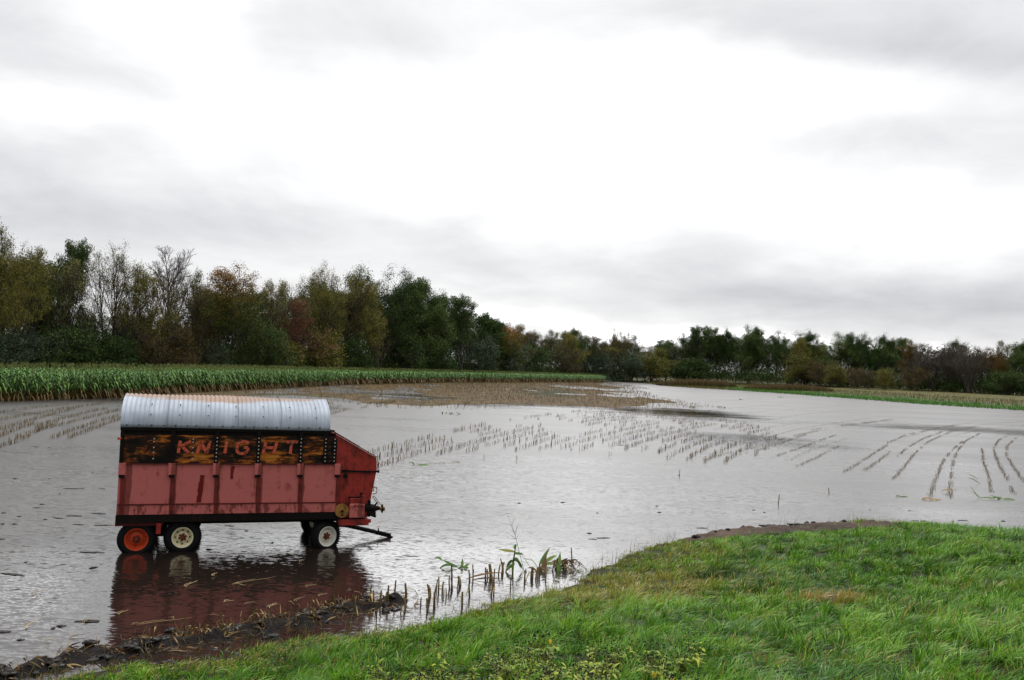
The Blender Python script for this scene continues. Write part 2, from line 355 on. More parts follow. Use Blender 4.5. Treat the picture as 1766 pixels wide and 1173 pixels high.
# ------------------------------------------------------------------ forage wagon
def rusty(name, base, rust=(0.05, 0.015, 0.008), amt=0.5, rough=0.55, metal=0.0, scale=4.0, drips=True, dark=None, spec=.25):
    m, nt, b = new_mat(name); oc = objc(nt)
    n_ = nt.noise(oc, scale, 7, 0.65, .3); dr_ = nt.noise(nt.mapping(oc, sc=(7, 7, .55)), 1.4, 4, 0.6)
    k = nt.m('ADD', nt.m('MULTIPLY', n_, .6), nt.m('MULTIPLY', dr_, .4)) if drips else n_
    f = nt.ramp(k, [(0.56 - .12 * amt, 0.0), (0.66 - .10 * amt, 1.0)])
    c = nt.mix(nt.m('MULTIPLY', f, min(1, .5 + amt * .5)), base, rust)
    g = nt.ramp(nt.noise(oc, 23, 4, .6), [(0.3, .90), (0.7, 1.07)])
    c = nt.mix(1.0, c, g, 'MULTIPLY')
    if name == 'faded_red_panel':                       # two old runs of fresh red paint and grime along the sheet joints
        x_, y_, z_ = nt.sep(oc); wz = nt.m('MULTIPLY', nt.m('SUBTRACT', nt.noise(oc, 6, 3, .6), .5), .08)
        for cx, hw_, z0, z1, cc_ in ((.27, .05, 1.03, 1.60, (.11, .004, .002)), (.90, .03, 1.52, 1.80, (.12, .005, .003))):
            k_ = nt.m('MULTIPLY', nt.m('LESS_THAN', nt.m('ABSOLUTE', nt.m('SUBTRACT', nt.m('ADD', x_, wz), nt.m('ADD', cx, nt.m('MULTIPLY', nt.m('SUBTRACT', z_, z0), .07)))), hw_), nt.m('MULTIPLY', nt.m('GREATER_THAN', z_, z0), nt.m('LESS_THAN', nt.m('ADD', z_, wz), z1)))
            c = nt.mix(k_, c, cc_)
        jt = nt.noise(nt.mapping(oc, sc=(9, 9, 1.2)), 1.1, 5, .6)
        ed = nt.m('SUBTRACT', 1.0, nt.m('DIVIDE', nt.m('ABSOLUTE', nt.m('SUBTRACT', nt.m('MODULO', nt.m('ADD', x_, 10.66), .868), .434)), .434))   # 0 at the joints
        c = nt.mix(nt.m('MULTIPLY', nt.m('GREATER_THAN', nt.m('SUBTRACT', nt.m('MULTIPLY', jt, .30), ed), .02), .7), c, (.10, .016, .010))
        lowz = nt.m('LESS_THAN', z_, 1.0); c = nt.mix(nt.m('MULTIPLY', nt.m('MULTIPLY', lowz, nt.m('GREATER_THAN', nt.noise(nt.mapping(oc, sc=(2, 2, 1)), 2.2, 6, .7), .54)), .7), c, (.075, .012, .008))
    nt.l.new(c, b.inputs['Base Color']); b.inputs['Roughness'].default_value = rough; b.inputs['Metallic'].default_value = metal; b.inputs['Specular IOR Level'].default_value = spec
    bump(nt, b, nt.m('ADD', n_, nt.m('MULTIPLY', nt.noise(oc, 1.3, 2, .5), 3.0)), .25, .02); return m
M_PANEL = rusty('faded_red_panel', (0.43, 0.115, 0.102), (0.13, 0.008, 0.005), .22, .5)
M_RED = rusty('red_sheet_steel', (0.27, 0.026, 0.020), (0.035, 0.008, 0.006), .62, .4)
M_REDFR = rusty('rust_streaked_red_channel', (0.14, 0.016, 0.012), (0.022, .006, .005), .6, .5)
M_BLACK = rusty('rusted_black_steel', (0.005, 0.004, 0.0035), (0.016, 0.006, 0.003), .4, .7, spec=.12)
M_DARKRED = rusty('dark_red_steel', (0.085, .008, .007), (0.015, .006, .004), .5, .6)
M_YEL = rusty('dull_yellow_steel', (0.26, .13, .03), (0.08, .025, .01), .5, .5)
M_CREAM = rusty('cream_rim', (0.62, .56, .36), (0.20, .10, .04), .10, .4)
M_WHITE = rusty('white_rim', (0.62, .60, .52), (0.24, .17, .11), .10, .4)
M_REDRIM = rusty('orange_red_rim', (0.42, .045, .010), (0.12, .014, .006), .3, .45)
M_HUB = rusty('red_hub', (0.15, .025, .012), (0.05, .02, .01), .5, .5)
M_TYRE = rusty('tyre_rubber', (0.006, .006, .007), (0.012, .011, .009), .2, .75, spec=.12)
M_BOLT = rusty('zinc_bolt', (0.42, .42, .40), (0.2, .14, .1), .2, .35, .3)
# painted boards: patches of orange left on black weathered wood
m, nt, b = new_mat('weathered_orange_boards'); oc = objc(nt)
st = nt.mapping(oc, sc=(.9, .9, 2.6)); nA = nt.noise(st, 1.7, 9, .66, .35); nB = nt.noise(nt.mapping(oc, sc=(1.2, 1.2, 9)), 6, 5, .6)
k = nt.m('ADD', nt.m('MULTIPLY', nA, .78), nt.m('MULTIPLY', nB, .22))
c = nt.ramp(k, [(0.43, (0.003, .002, .0015)), (0.49, (0.018, .007, .003)), (0.525, (0.13, .032, .006)), (0.575, (0.36, .12, .012)), (0.70, (0.42, .18, .03))])
gr = nt.noise(nt.mapping(oc, loc=(4, 0, 2), sc=(1, 1, 2)), 1.7, 4, .6)
c = nt.mix(nt.ramp(gr, [(0.55, 0.0), (0.66, .8)]), c, (0.020, .018, .005))
ox, oy, oz = nt.sep(oc)
gap = nt.m('LESS_THAN', nt.m('FRACT', nt.m('MULTIPLY', nt.m('SUBTRACT', oz, .02), 7.2)), .06)
c = nt.mix(gap, c, (0.004, .003, .002))
nt.l.new(c, b.inputs['Base Color']); b.inputs['Roughness'].default_value = .6; b.inputs['Specular IOR Level'].default_value = .15; bump(nt, b, k, .4, .02); M_BOARD = m
m, nt, b = new_mat('letter_paint'); oc = objc(nt)
f = nt.ramp(nt.noise(oc, 9, 6, .7), [(0.40, 0.0), (0.50, 1.0)])
nt.l.new(nt.mix(f, (0.040, .010, .004), (0.46, .070, .026)), b.inputs['Base Color']); b.inputs['Roughness'].default_value = .55; M_LET = m
m, nt, b = new_mat('galvanised_roof'); oc = objc(nt); ox, oy, oz = nt.sep(oc)
mot = nt.noise(oc, 3.2, 6, .65)
base = nt.ramp(mot, [(0.3, (.24, .275, .32)), (0.7, (.33, .37, .425))])
sheet = nt.ramp(nt.noise(nt.mapping(oc, sc=(1, 0, 0)), 2.0, 1, .5), [(0.35, .86), (0.65, 1.10)])
base = nt.mix(1.0, base, sheet, 'MULTIPLY')
rs = nt.m('ADD', nt.m('MULTIPLY', nt.m('SUBTRACT', oz, 3.08), 6.0), nt.m('SUBTRACT', nt.noise(nt.mapping(oc, sc=(1.2, 2, 2)), 1.6, 6, .7), .42))
rs = nt.m('ADD', rs, nt.m('MULTIPLY', nt.m('ABSOLUTE', nt.m('SUBTRACT', ox, .6)), -.22))
base = nt.mix(nt.ramp(rs, [(0.20, 0.0), (0.46, .85)]), base, (0.24, .13, .065))
nt.l.new(base, b.inputs['Base Color']); b.inputs['Metallic'].default_value = .2; b.inputs['Roughness'].default_value = .55
b.inputs['Specular IOR Level'].default_value = .5; M_ROOF = m

WA = math.radians(19.4)
wagon = empty('forage_wagon', (-6.68, 18.27, 0.0), WA)
tag(wagon, 'old red forage wagon with corrugated metal roof standing in the flooded field', 'farm wagon')
U0, U1, WD = -1.30, 3.20, 2.30
def part(mb, name, mat, parent=wagon, **k): return mb.build(name, mat, parent, **k)
# corrugated roof shell
nu, nv_ = 4.24, 40; NU = 520
us = np.linspace(-1.315, 2.92, NU); Vs = []; 
for u in us:
    amp_ = 0.010 * math.cos(2 * math.pi * (u + 1.315) / 0.092)
    for k in range(nv_ + 1):
        t = math.pi * k / nv_; ct, st_ = math.cos(t), math.sin(t)
        y = WD / 2 - (WD / 2 + .05) * np.sign(ct) * abs(ct) ** .92; z = 2.60 + 0.63 * st_ ** .86
        z += -.02 * (u + 1.3) / 4.2
        Vs.append((u, y - amp_ * ct, z + amp_ * st_ + (0.012 * math.sin(u * 2.1) * st_)))
idx = np.arange(NU * (nv_ + 1)).reshape(NU, nv_ + 1)
rq = np.stack([idx[:-1, :-1].ravel(), idx[1:, :-1].ravel(), idx[1:, 1:].ravel(), idx[:-1, 1:].ravel()], 1)
ro = link('roof', np_mesh('roof', np.array(Vs), quads=rq, smooth=True), M_ROOF, wagon)
sol = ro.modifiers.new('thick', 'SOLIDIFY'); sol.thickness = .004
for k_, us_ in enumerate((-.43, .98, 1.86)):      # overlapping sheet edges
    mb = MB()
    for k in range(nv_ - 1):
        P = []
        for kk in (k, k + 1):
            t = math.pi * (kk + .5) / nv_; P.append((us_, WD / 2 - (WD / 2 + .067) * np.sign(math.cos(t)) * abs(math.cos(t)) ** .92, 2.612 + .645 * math.sin(t) ** .86 - .02 * (us_ + 1.3) / 4.2))
        mb.bar(P[0], P[1], .012, .004, up=(1, 0, 0.01))
    part(mb, 'roof_seam', M_BLACK, ro)
mb = MB(); rng = random.Random(5)
fm_ = MB(); fm_.tube([(0, 0, 0), (0, .025, 0)], .014, 6); fme = bpy.data.meshes.new('roof_fastener'); fme.from_pydata(fm_.v, [], fm_.f); fme.materials.append(M_BLACK)
for (u, y, z) in [(u + rng.uniform(-.03, .03), -.085, 2.645) for u in np.arange(-1.2, 2.9, .23)] + [(u, -.028, 2.86) for u in np.arange(-.75, 2.9, .56)] + [(u, .22, 3.06) for u in np.arange(-.75, 2.9, .56)]:
    o = bpy.data.objects.new('roof_fastener', fme); C.objects.link(o); o.location = (u, y, z); o.parent = ro
# roof hoops at the two ends and eave rails
mb = MB()
for u in (-1.29, -.3, .57, 1.42, 2.31, 2.88):
    pts = [(u, WD / 2 - (WD / 2) * math.cos(math.pi * k / 20), 2.56 + .60 * math.sin(math.pi * k / 20) ** .9) for k in range(21)]
    mb.tube(pts, .018, 6)
part(mb, 'roof_hoop', M_BLACK)
mb = MB(); mb.box(-1.31, 2.93, -.03, .03, 2.53, 2.585); mb.box(-1.31, 2.93, WD - .03, WD + .03, 2.53, 2.585)
mb.box(-1.31, -1.25, .035, WD - .035, 2.52, 2.58)
part(mb, 'eave_rail', M_BLACK)
mb = MB(); mb.tube([(2.85, -.02, 2.60), (3.02, -.02, 2.575)], .022, 8); part(mb, 'rail_end', M_BLACK)
bmesh_ = MB(); bmesh_.tube([(0, 0, 0), (0, .016, 0)], .014, 8); bolt_me = bpy.data.meshes.new('bolt'); bolt_me.from_pydata(bmesh_.v, [], bmesh_.f); bolt_me.materials.append(M_BOLT)
def bolt(p, parent): o = bpy.data.objects.new('bolt', bolt_me); C.objects.link(o); o.location = p; o.parent = parent
# sides
for side, y0, y1 in (('near', 0.0, 0.05), ('far', WD - .05, WD)):
    out = -1 if side == 'near' else 1; yo = y0 if out < 0 else y1
    mb = MB(); mb.box(U0, 3.06, min(y0, y1), max(y0, y1), 1.845, 2.44); bd = part(mb, 'upper_boards', M_BOARD)
    mb = MB(); mb.box(U0, 3.06, y0 + .012, y1 - .012, 2.445, 2.525); part(mb, 'top_board', M_BLACK)
    mb = MB(); mb.box(U0, 3.20, y0, y1, 1.02, 1.842); part(mb, 'lower_panel', M_PANEL)
    mb = MB(); mb.box(U0 + .0, 3.20, yo - .03, yo + .03, .80, 1.00); part(mb, 'bottom_channel', M_PANEL, bevel=.006)
    mb = MB(); mb.box(U0, 3.22, yo - .045, yo + .04, 1.001, 1.019); mb.box(U0, 3.22, yo - .035, yo + .03, 1.835, 1.852); part(mb, 'seam_angle', M_DARKRED)
    mb = MB(); mb.box(U0 - .01, 3.25, yo - .02, yo + .06, .64, .797); part(mb, 'sill', M_BLACK)
    # upright posts: plain, riveted and the doubled front one
    for (u, wdt, top) in ((-1.265, .075, 2.52), (-.298, .085, 2.53), (.572, .085, 2.53), (1.424, .085, 2.53), (2.311, .085, 2.53), (2.84, .09, 2.50), (3.04, .10, 2.42)):
        mb = MB(); mb.box(u - wdt / 2, u + wdt / 2, yo - .035, yo + .035, 1.853, top); p = part(mb, 'post', M_BLACK, bevel=.005)
        if -1 < u and u != -.298:
            for z in np.linspace(1.92, 2.40, 7) if out < 0 else (): bolt((u, yo - .047, z), p)
    for u in (-.66, .099):
        for z in (2.36, 2.30, 2.18, 2.08, 1.95) if out < 0 else (): bolt((u, yo - .014, z), bd)
    # stake pockets under the posts
    for u in (-1.235, -.285, .585, 1.435, 2.32, 3.13):
        mb = MB(); mb.box(u - .07, u + .07, yo - .055, yo + .03, 1.62, 1.86); sp = part(mb, 'stake_pocket', M_PANEL, bevel=.006)
        bm = MB(); bm.box(u - .055, u + .055, yo - .052, yo + .03, 1.565, 1.617); part(bm, 'pocket_hole', M_BLACK, sp)  # darkness of the hole under the pocket, made as a black block
        # rusty rib below each pocket
        r_ = MB(); r_.box(u - .02, u + .075, yo - .018, yo + .018, 1.021, 1.56); part(r_, 'rib', M_REDFR)
        r_ = MB(); r_.box(u - .01, u + .075, yo - .037, yo + .037, .81, .998); part(r_, 'rib', M_REDFR)
# front hood (tapered) with a seam along its middle
hood = [(3.20, 1.855), (3.20, 2.42), (2.93, 2.56), (3.985, 1.99), (4.01, 1.72), (4.0, 1.70)]
hood = [(3.06, 1.72), (4.01, 1.69), (3.985, 1.99), (2.935, 2.575), (2.935, 2.43), (3.06, 2.43)]
mb = MB(); mb.prism_y(hood, .012, WD - .012); hd = part(mb, 'front_hood', M_RED, bevel=.006)
mb = MB()
for y in (-.005, WD + .005): mb.bar((2.94, y, 2.59), (3.985, y, 2.01), .03, .022)
part(mb, 'hood_edge', M_DARKRED, hd)
mb = MB(); low = [(3.202, .66), (3.84, .66), (4.0, 1.67), (3.202, 1.67)]
mb.prism_y(low, .02, WD - .02); fl = part(mb, 'front_housing', M_RED, bevel=.006)
mb = MB(); mb.box(3.14, 4.05, -.02, .018, 1.671, 1.699); mb.tube([(4.04, 0, 1.66), (4.04, 0, 1.72)], .025, 8); part(mb, 'hinge_rod', M_BLACK, fl)
mb = MB(); mb.tube([(3.945, .03, 1.33), (4.02, .03, 1.33), (4.03, .03, 1.20), (3.95, .03, 1.18)], .012, 6); mb.tube([(3.945, .4, 1.33), (4.02, .4, 1.33), (4.03, .4, 1.20), (3.95, .4, 1.18)], .012, 6)
part(mb, 'step_handle', M_DARKRED, fl)
mb = MB(); mb.tube([(3.31, -.02, 1.585), (3.31, .02, 1.585)], .05, 12); part(mb, 'shaft_hole', M_BLACK, fl)
mb = MB(); mb.box(3.42, 3.76, -.10, .018, .67, .985); cv = part(mb, 'gear_cover', M_PANEL, bevel=.02)
bm = MB()
for u in (3.52, 3.59, 3.68): bm.tube([(u, -.115, .93), (u, -.10, .93)], .012, 8)
part(bm, 'bolt', M_BLACK, cv)
mb = MB(); mb.box(3.43, 3.67, -.06, .018, .99, 1.10); mb.tube([(3.72, -.04, .99), (3.72, -.04, 1.17)], .06, 12); part(mb, 'gear_case', M_RED, bevel=.01)
mb = MB(); mb.box(3.40, 3.80, -.02, .022, 1.10, 1.125); mb.box(3.66, 3.70, -.055, .015, 1.126, 1.22); part(mb, 'shield_bracket', M_BLACK)
mb = MB(); mb.lathe_y([(0, .02), (0, .15), (.04, .155), (.05, .13)], (3.26, -.085, .83), 28); mb.lathe_y([(-.03, .001), (-.03, .05), (.01, .05)], (3.26, -.085, .83), 16)
dk = part(mb, 'drive_sprocket_guard', M_YEL, smooth=False)
bm = MB(); bm.tube([(3.26, -.13, .83), (3.26, -.10, .83)], .03, 10); bm.tube([(3.27, -.095, .74), (3.27, -.085, .74)], .02, 8); part(bm, 'shaft_end', M_BLACK, dk)
mb = MB(); mb.box(3.20, 3.87, -.06, .02, .50, .635); mb.box(3.871, 3.92, -.04, 0, .55, .63); part(mb, 'red_skid_beam', M_RED, bevel=.008)
mb = MB(); mb.box(3.20, 3.87, .03, WD - .03, .52, .63); part(mb, 'front_cross_beam', M_DARKRED)
# drive line sticking out at the front
mb = MB(); mb.tube([(3.80, .06, .88), (3.98, .04, .86), (4.12, .03, .86)], [.10, .085, .035], 10); mb.box(3.88, 4.02, -.05, .10, .70, .80); mb.tube([(3.86, .0, .74), (4.03, .0, .68)], .03, 8)
mb.box(3.84, 3.90, -.02, .2, .68, 1.05); mb.tube([(4.0, .02, .93), (4.06, .02, 1.0)], .02, 6); gb = part(mb, 'gearbox', M_BLACK, bevel=.006)
mb = MB(); mb.tube([(3.93, .02, 1.13), (3.99, .02, 1.12), (4.13, .02, .94)], .008, 5); mb.tube([(3.95, .06, 1.12), (4.09, .06, .92)], .008, 5); part(mb, 'control_rod', M_DARKRED, gb)
mb = MB(); R0 = .085
ring = [(4.16, -.02 + R0 * math.cos(t_) * .9, .86 + R0 * math.sin(t_)) for t_ in np.linspace(0, 2 * math.pi, 21)]
mb.tube(ring, .016, 6); pu = part(mb, 'pto_pulley', M_BLACK, gb)
mb = MB(); mb.tube([(4.11, -.02, .86), (4.22, -.03, .85)], .045, 12); part(mb, 'pulley_hub', M_YEL, pu)
# ends
mb = MB(); mb.box(U0, U0 + .04, .055, WD - .055, .80, 1.84); part(mb, 'rear_panel', M_PANEL)
mb = MB(); mb.box(U0, U0 + .04, .055, WD - .055, 1.85, 2.515); part(mb, 'rear_boards', M_BOARD)
mb = MB(); mb.box(2.93, 2.96, .055, WD - .055, 1.86, 2.42); part(mb, 'front_boards', M_BOARD)
mb = MB(); mb.tube([(-1.28, -.05, 2.36), (-1.335, -.05, 2.36)], .022, 8); mb.box(-1.35, -1.325, -.07, -.03, 2.33, 2.39); part(mb, 'rear_latch', M_REDRIM)
mb = MB(); mb.box(U0 + .05, 3.15, .06, WD - .06, .72, .795); part(mb, 'floor', M_BLACK)
# running gear
mb = MB()
for y in (.55, WD - .55): mb.box(-1.32, 3.4, y - .05, y + .05, .50, .64)
for u in (-1.25, -.45, .6, 1.8, 3.0): mb.box(u - .04, u + .04, .601, WD - .601, .52, .62)
part(mb, 'chassis', M_BLACK)
mb = MB(); mb.box(-.53, -.44, -.02, .05, .40, .62); part(mb, 'bogie_bracket', M_RED)
mb = MB(); mb.box(-1.0, .1, .22, .30, .30, .42); mb.box(-1.0, .1, WD - .30, WD - .22, .30, .42); mb.box(-.55, -.35, .30, WD - .30, .32, .46); part(mb, 'bogie_beam', M_BLACK)
mb = MB(); mb.box(U0 - .02, -.40, .05, .12, .56, .64); part(mb, 'rear_skirt', M_DARKRED)
def wheel(u, y, z, R, rimR, mrim, out, steer=0.0, dish=.05, kind=0):
    """near face at local -y; parts: tyre, rim, hub"""
    root = wagon
    def fix(o):
        o.location = (u, y, z); o.rotation_euler = (0, 0, steer + (math.pi if out > 0 else 0)); return o
    W_ = .22; mb = MB()
    prof = [(.20, rimR - .01), (.215, rimR + .02), (.22, rimR + .07), (.20, R - .05), (.165, R - .012), (.10, R)]
    prof = [(-p[0] + .11, p[1]) for p in prof] ; prof2 = [(-p[0], p[1]) for p in prof[::-1]]
    mb.lathe_y(prof + prof2, n=48)
    n = 40
    for k in range(n):                                  # tread lugs
        an = 2 * math.pi * k / n; c_, s_ = math.cos(an), math.sin(an); r_ = R - .002
        for sgn in (-1, 1):
            mb.bar((c_ * r_, sgn * .015, s_ * r_), (math.cos(an + .07) * (r_ - .012), sgn * .095, math.sin(an + .07) * (r_ - .012)), .018, .016, up=(c_, 0, s_))
    ty = fix(mb.build('tyre', M_TYRE, root, smooth=False))
    mb = MB()
    mb.lathe_y([(-.10, rimR + .012), (-.108, rimR + .006), (-.10, rimR - .016), (-.05, rimR - .03), (-.02, rimR - .05), (-.02, rimR - .07), (-.045, .11), (-.05, .075), (-.03, .06), (-.03, .001)], n=40)
    mb.lathe_y([(.10, rimR + .01), (.06, rimR - .03), (-.02, rimR - .045)], n=40)
    rm = mb.build('rim', mrim, root, smooth=False); fix(rm)
    mb = MB()
    for k in range(6):
        an = 2 * math.pi * k / 6 + .3; mb.tube([(.075 * math.cos(an), -.072, .075 * math.sin(an)), (.075 * math.cos(an), -.045, .075 * math.sin(an))], .014, 6)
    mb.tube([(0, -.115, 0), (0, -.03, 0)], [.034, .045], 12)
    for k in range(6):
        an = 2 * math.pi * k / 6 + .3; mb.bar((0, -.055, 0), (.085 * math.cos(an), -.055, .085 * math.sin(an)), .035, .012, up=(0, 1, 0))
    mb.build('hub', M_HUB, rm)
    if kind:
        mb = MB()
        for k in range(8):
            an = 2 * math.pi * k / 8; r_ = rimR - .062; mb.tube([(r_ * math.cos(an), -.036, r_ * math.sin(an)), (r_ * math.cos(an), -.02, r_ * math.sin(an))], .016, 8)
        mb.build('rim_slot', M_BLACK, rm)
zc_ = .285
for out, yy in ((-1, .17), (1, WD - .17)):
    wheel(-.90, yy, .275, .375, .222, M_REDRIM, out)
    wheel(-.01, yy, zc_ + .01, .375, .205, M_CREAM, out, kind=1)
    wheel(2.955, yy - (.0 if out < 0 else .05), .245, .355, .212, M_WHITE, out, steer=math.radians(24), kind=0)
mb = MB(); mb.box(2.90, 3.02, .26, WD - .30, .20, .32); mb.box(2.88, 3.04, .9, 1.4, .32, .50); part(mb, 'front_axle', M_BLACK)
mb = MB()
for u in (-.90, -.01): mb.tube([(u, .22, .28), (u, WD - .22, .28)], .035, 8)
part(mb, 'rear_axle', M_BLACK)
mb = MB(); mb.tube([(3.0, 1.12, .36), (3.6, 1.08, .285), (4.2, 1.04, .14), (4.52, 1.02, .05), (4.66, 1.0, -.01)], [.05, .05, .048, .045, .02], 8)
tg = part(mb, 'tongue', M_BLACK)
mb = MB(); mb.bar((4.28, 1.03, .12), (4.60, 1.01, .04), .10, .09); mb.tube([(4.33, 1.03, .12), (4.30, 1.03, .22)], .014, 6); part(mb, 'hitch', M_BLACK, tg)
# the faded name on the boards
strokes = {'K': [((0, 0), (0, 1)), ((0, .45), (1, 1)), ((.25, .55), (1, 0))], 'N': [((0, 0), (.12, 1)), ((.12, 1), (.88, 0)), ((.88, 0), (1, 1))],
           'I': [((.5, 0), (.5, 1))], 'G': [((1, .85), (.75, 1)), ((.75, 1), (.25, 1)), ((.25, 1), (0, .75)), ((0, .75), (0, .25)), ((0, .25), (.25, 0)), ((.25, 0), (.75, 0)), ((.75, 0), (1, .2)), ((1, .2), (1, .5)), ((1, .5), (.6, .5))],
           'H': [((0, 0), (.1, 1)), ((.9, 0), (1, 1)), ((.05, .5), (.95, .5))], 'T': [((0, 1), (1, 1)), ((.5, 0), (.5, 1))]}
def s_at(px, py):
    d_ = CM @ np.array([(px - PW / 2) / F_PX, -(py - PH / 2) / F_PX, -1.0]); v = np.array([-math.sin(WA), math.cos(WA), 0]); u = np.array([math.cos(WA), math.sin(WA), 0])
    q = np.array([-6.68, 18.27, -CAM_H]); t = (q @ v) / (d_ @ v); h_ = d_ * t; return float((h_ - q) @ u), float(h_[2] + CAM_H)
for ch, x0, x1 in (('K', 307, 327), ('N', 340, 360), ('I', 380, 396), ('G', 407, 427), ('H', 453, 475), ('T', 490, 511)):
    a0, zt = s_at(x0, 761 + (x0 - 307) * .02); a1, zb = s_at(x1, 784 + (x1 - 307) * .02); mb = MB(); zt, zb = 2.325, 2.07
    for (p, q) in strokes[ch]:
        P = (a0 + .03 + (a1 - a0 - .03) * p[0] + .03 * (p[1] - .5), -.004, zb + (zt - zb) * p[1]); Q = (a0 + .03 + (a1 - a0 - .03) * q[0] + .03 * (q[1] - .5), -.004, zb + (zt - zb) * q[1])
        mb.bar(P, Q, .010, .062, up=(0, 0, 1)) if abs(P[2] - Q[2]) < .02 else mb.bar(P, Q, .062, .010, up=(0, 1, 0))
    part(mb, 'painted_letter', M_LET)

# ------------------------------------------------------------------ leaves and foliage helpers
def leaf_mat(name, cols, rough=.6, objvar=.25, spec=.12, gain=1.0):
    """cols: ramp over the 'tint' attribute"""
    m, nt, b = new_mat(name)
    cols = [(p, tuple(min(.9, q * gain) for q in c_)) for p, c_ in cols]
    t = nt.new('ShaderNodeAttribute', attribute_name='tint').outputs['Fac']
    c = nt.ramp(t, cols)
    oi = nt.new('ShaderNodeObjectInfo').outputs['Random']
    c = nt.mix(1.0, c, nt.ramp(oi, [(0.0, (1 - objvar, 1 - objvar * .8, 1 - objvar)), (1.0, (1 + objvar, 1 + objvar * .8, 1 + objvar * .4))]), 'MULTIPLY')
    nt.l.new(c, b.inputs['Base Color']); b.inputs['Roughness'].default_value = rough; b.inputs['Specular IOR Level'].default_value = spec
    return m
def leaf_quads(P, size, rs, asp=.55, up=0.0, tint=None, dirs=None):
    n = len(P); D = rs.normal(size=(n, 3)) if dirs is None else dirs + rs.normal(size=(n, 3)) * .5
    D[:, 2] += up; D /= np.linalg.norm(D, axis=1)[:, None]
    N = rs.normal(size=(n, 3)); R = np.cross(D, N); R /= np.linalg.norm(R, axis=1)[:, None] + 1e-9
    s = (size * rs.uniform(.6, 1.3, n))[:, None]
    a_ = P - D * s * .5; b_ = P + R * s * asp * .5; c_ = P + D * s * .5; d_ = P - R * s * asp * .5
    V = np.stack([a_, b_, c_, d_], 1).reshape(-1, 3); Q = np.arange(4 * n).reshape(-1, 4)
    T = np.repeat(rs.rand(n) if tint is None else tint, 4)
    return V, Q, T
def seg_tubes(segs, n=4):
    A = np.array([s[0] for s in segs]); B = np.array([s[1] for s in segs]); r0 = np.array([s[2] for s in segs]); r1 = np.array([s[3] for s in segs])
    D = B - A; D /= np.linalg.norm(D, axis=1)[:, None] + 1e-9
    ref = np.where(np.abs(D[:, 2:3]) < .9, np.array([[0, 0, 1.]]), np.array([[1., 0, 0]]))
    R = np.cross(D, ref); R /= np.linalg.norm(R, axis=1)[:, None]; T = np.cross(D, R)
    V = []
    for C_, r in ((A, r0), (B, r1)):
        for k in range(n):
            an = 2 * math.pi * k / n; V.append(C_ + (R * math.cos(an) + T * math.sin(an)) * r[:, None])
    V = np.stack(V, 1).reshape(-1, 3); base = (np.arange(len(segs)) * 2 * n)[:, None, None]
    q = np.array([[k, (k + 1) % n, n + (k + 1) % n, n + k] for k in range(n)])[None]
    return V, (q + base).reshape(-1, 4)

def grow(rs, H, trunk=.25, limbs=8, spread=.6, kids=(5, 4), up=.35, r0=.20, multi=1, droop=0.0, lenf=.5, minr=.012):
    segs = []; tips = []
    def branch(p, d_, L, r, lev):
        ns = 4 if lev < 2 else 2; pts = [p]; dd = d_.copy()
        for i in range(ns):
            dd = dd + rs.normal(size=3) * .12; dd[2] += up * (.35 if lev else .1) - droop * lev * .1; dd /= np.linalg.norm(dd)
            q = pts[-1] + dd * L / ns; t0, t1 = i / ns, (i + 1) / ns
            segs.append((pts[-1], q, max(minr, r * (1 - .65 * t0)), max(minr, r * (1 - .65 * t1)))); pts.append(q)
        if lev > len(kids):
            tips.append((pts[-1], dd, lev)); tips.append((pts[ns // 2], dd, lev)); return
        n = limbs if lev == 0 else kids[lev - 1]
        for k in range(n):
            t = (trunk + (1 - trunk) * (k + rs.rand()) / n) if lev == 0 else (.25 + .75 * (k + rs.rand()) / n)
            f = min(t, .999) * ns; i = int(f); base = pts[i] + (pts[i + 1] - pts[i]) * (f - i)
            az = 2.4 * k + rs.rand() * 1.2; o_ = np.array([math.cos(az), math.sin(az), 0.]); 
            side_ = o_ - dd * (o_ @ dd); side_ /= np.linalg.norm(side_) + 1e-6
            sp_ = spread * rs.uniform(.7, 1.25) * (1.25 - .45 * t if lev == 0 else 1); nd = dd * math.cos(sp_) + side_ * math.sin(sp_)
            Lk = (H * lenf * (1.15 - .65 * t) if lev == 0 else L * .52 * (1.2 - .5 * t)) * rs.uniform(.75, 1.2)
            branch(base, nd, Lk, r * (.55 if lev == 0 else .5) * (1.1 - .4 * t), lev + 1)
        tips.append((pts[-1], dd, lev))
    for k in range(multi):
        az = 6.28 * k / multi + rs.rand(); ln = .0 if multi == 1 else .28
        branch(np.array([.3 * math.cos(az) * (multi > 1), .3 * math.sin(az) * (multi > 1), -.2]), np.array([ln * math.cos(az), ln * math.sin(az), 1.]), H * .82, r0, 0)
    return segs, tips
M_BARK = {}
def bark(name, c):
    m, nt, b = new_mat(name); oc = objc(nt)
    nt.l.new(nt.mix(1.0, tuple(c), nt.ramp(nt.noise(nt.mapping(oc, sc=(3, 3, .6)), 30, 4, .6), [(0.3, .6), (0.7, 1.4)]), 'MULTIPLY'), b.inputs['Base Color'])
    b.inputs['Roughness'].default_value = .85; return m
BK_D = bark('dark_bark', (.030, .023, .017)); BK_G = bark('grey_bark', (.075, .062, .052))
G = lambda *a_: a_
L_DARK = leaf_mat('dark_green_leaves', [(0, (.012, .026, .006)), (.5, (.026, .050, .010)), (1, (.058, .088, .020))], gain=1.5)
L_MID = leaf_mat('mid_green_leaves', [(0, (.018, .034, .010)), (.5, (.040, .064, .017)), (1, (.085, .115, .032))], gain=1.75)
L_OLIVE = leaf_mat('olive_leaves', [(0, (.036, .036, .009)), (.5, (.085, .080, .017)), (1, (.150, .130, .030))], gain=1.85)
L_BRONZE = leaf_mat('bronze_leaves', [(0, (.036, .026, .010)), (.5, (.070, .050, .018)), (1, (.10, .085, .030))], gain=1.5)
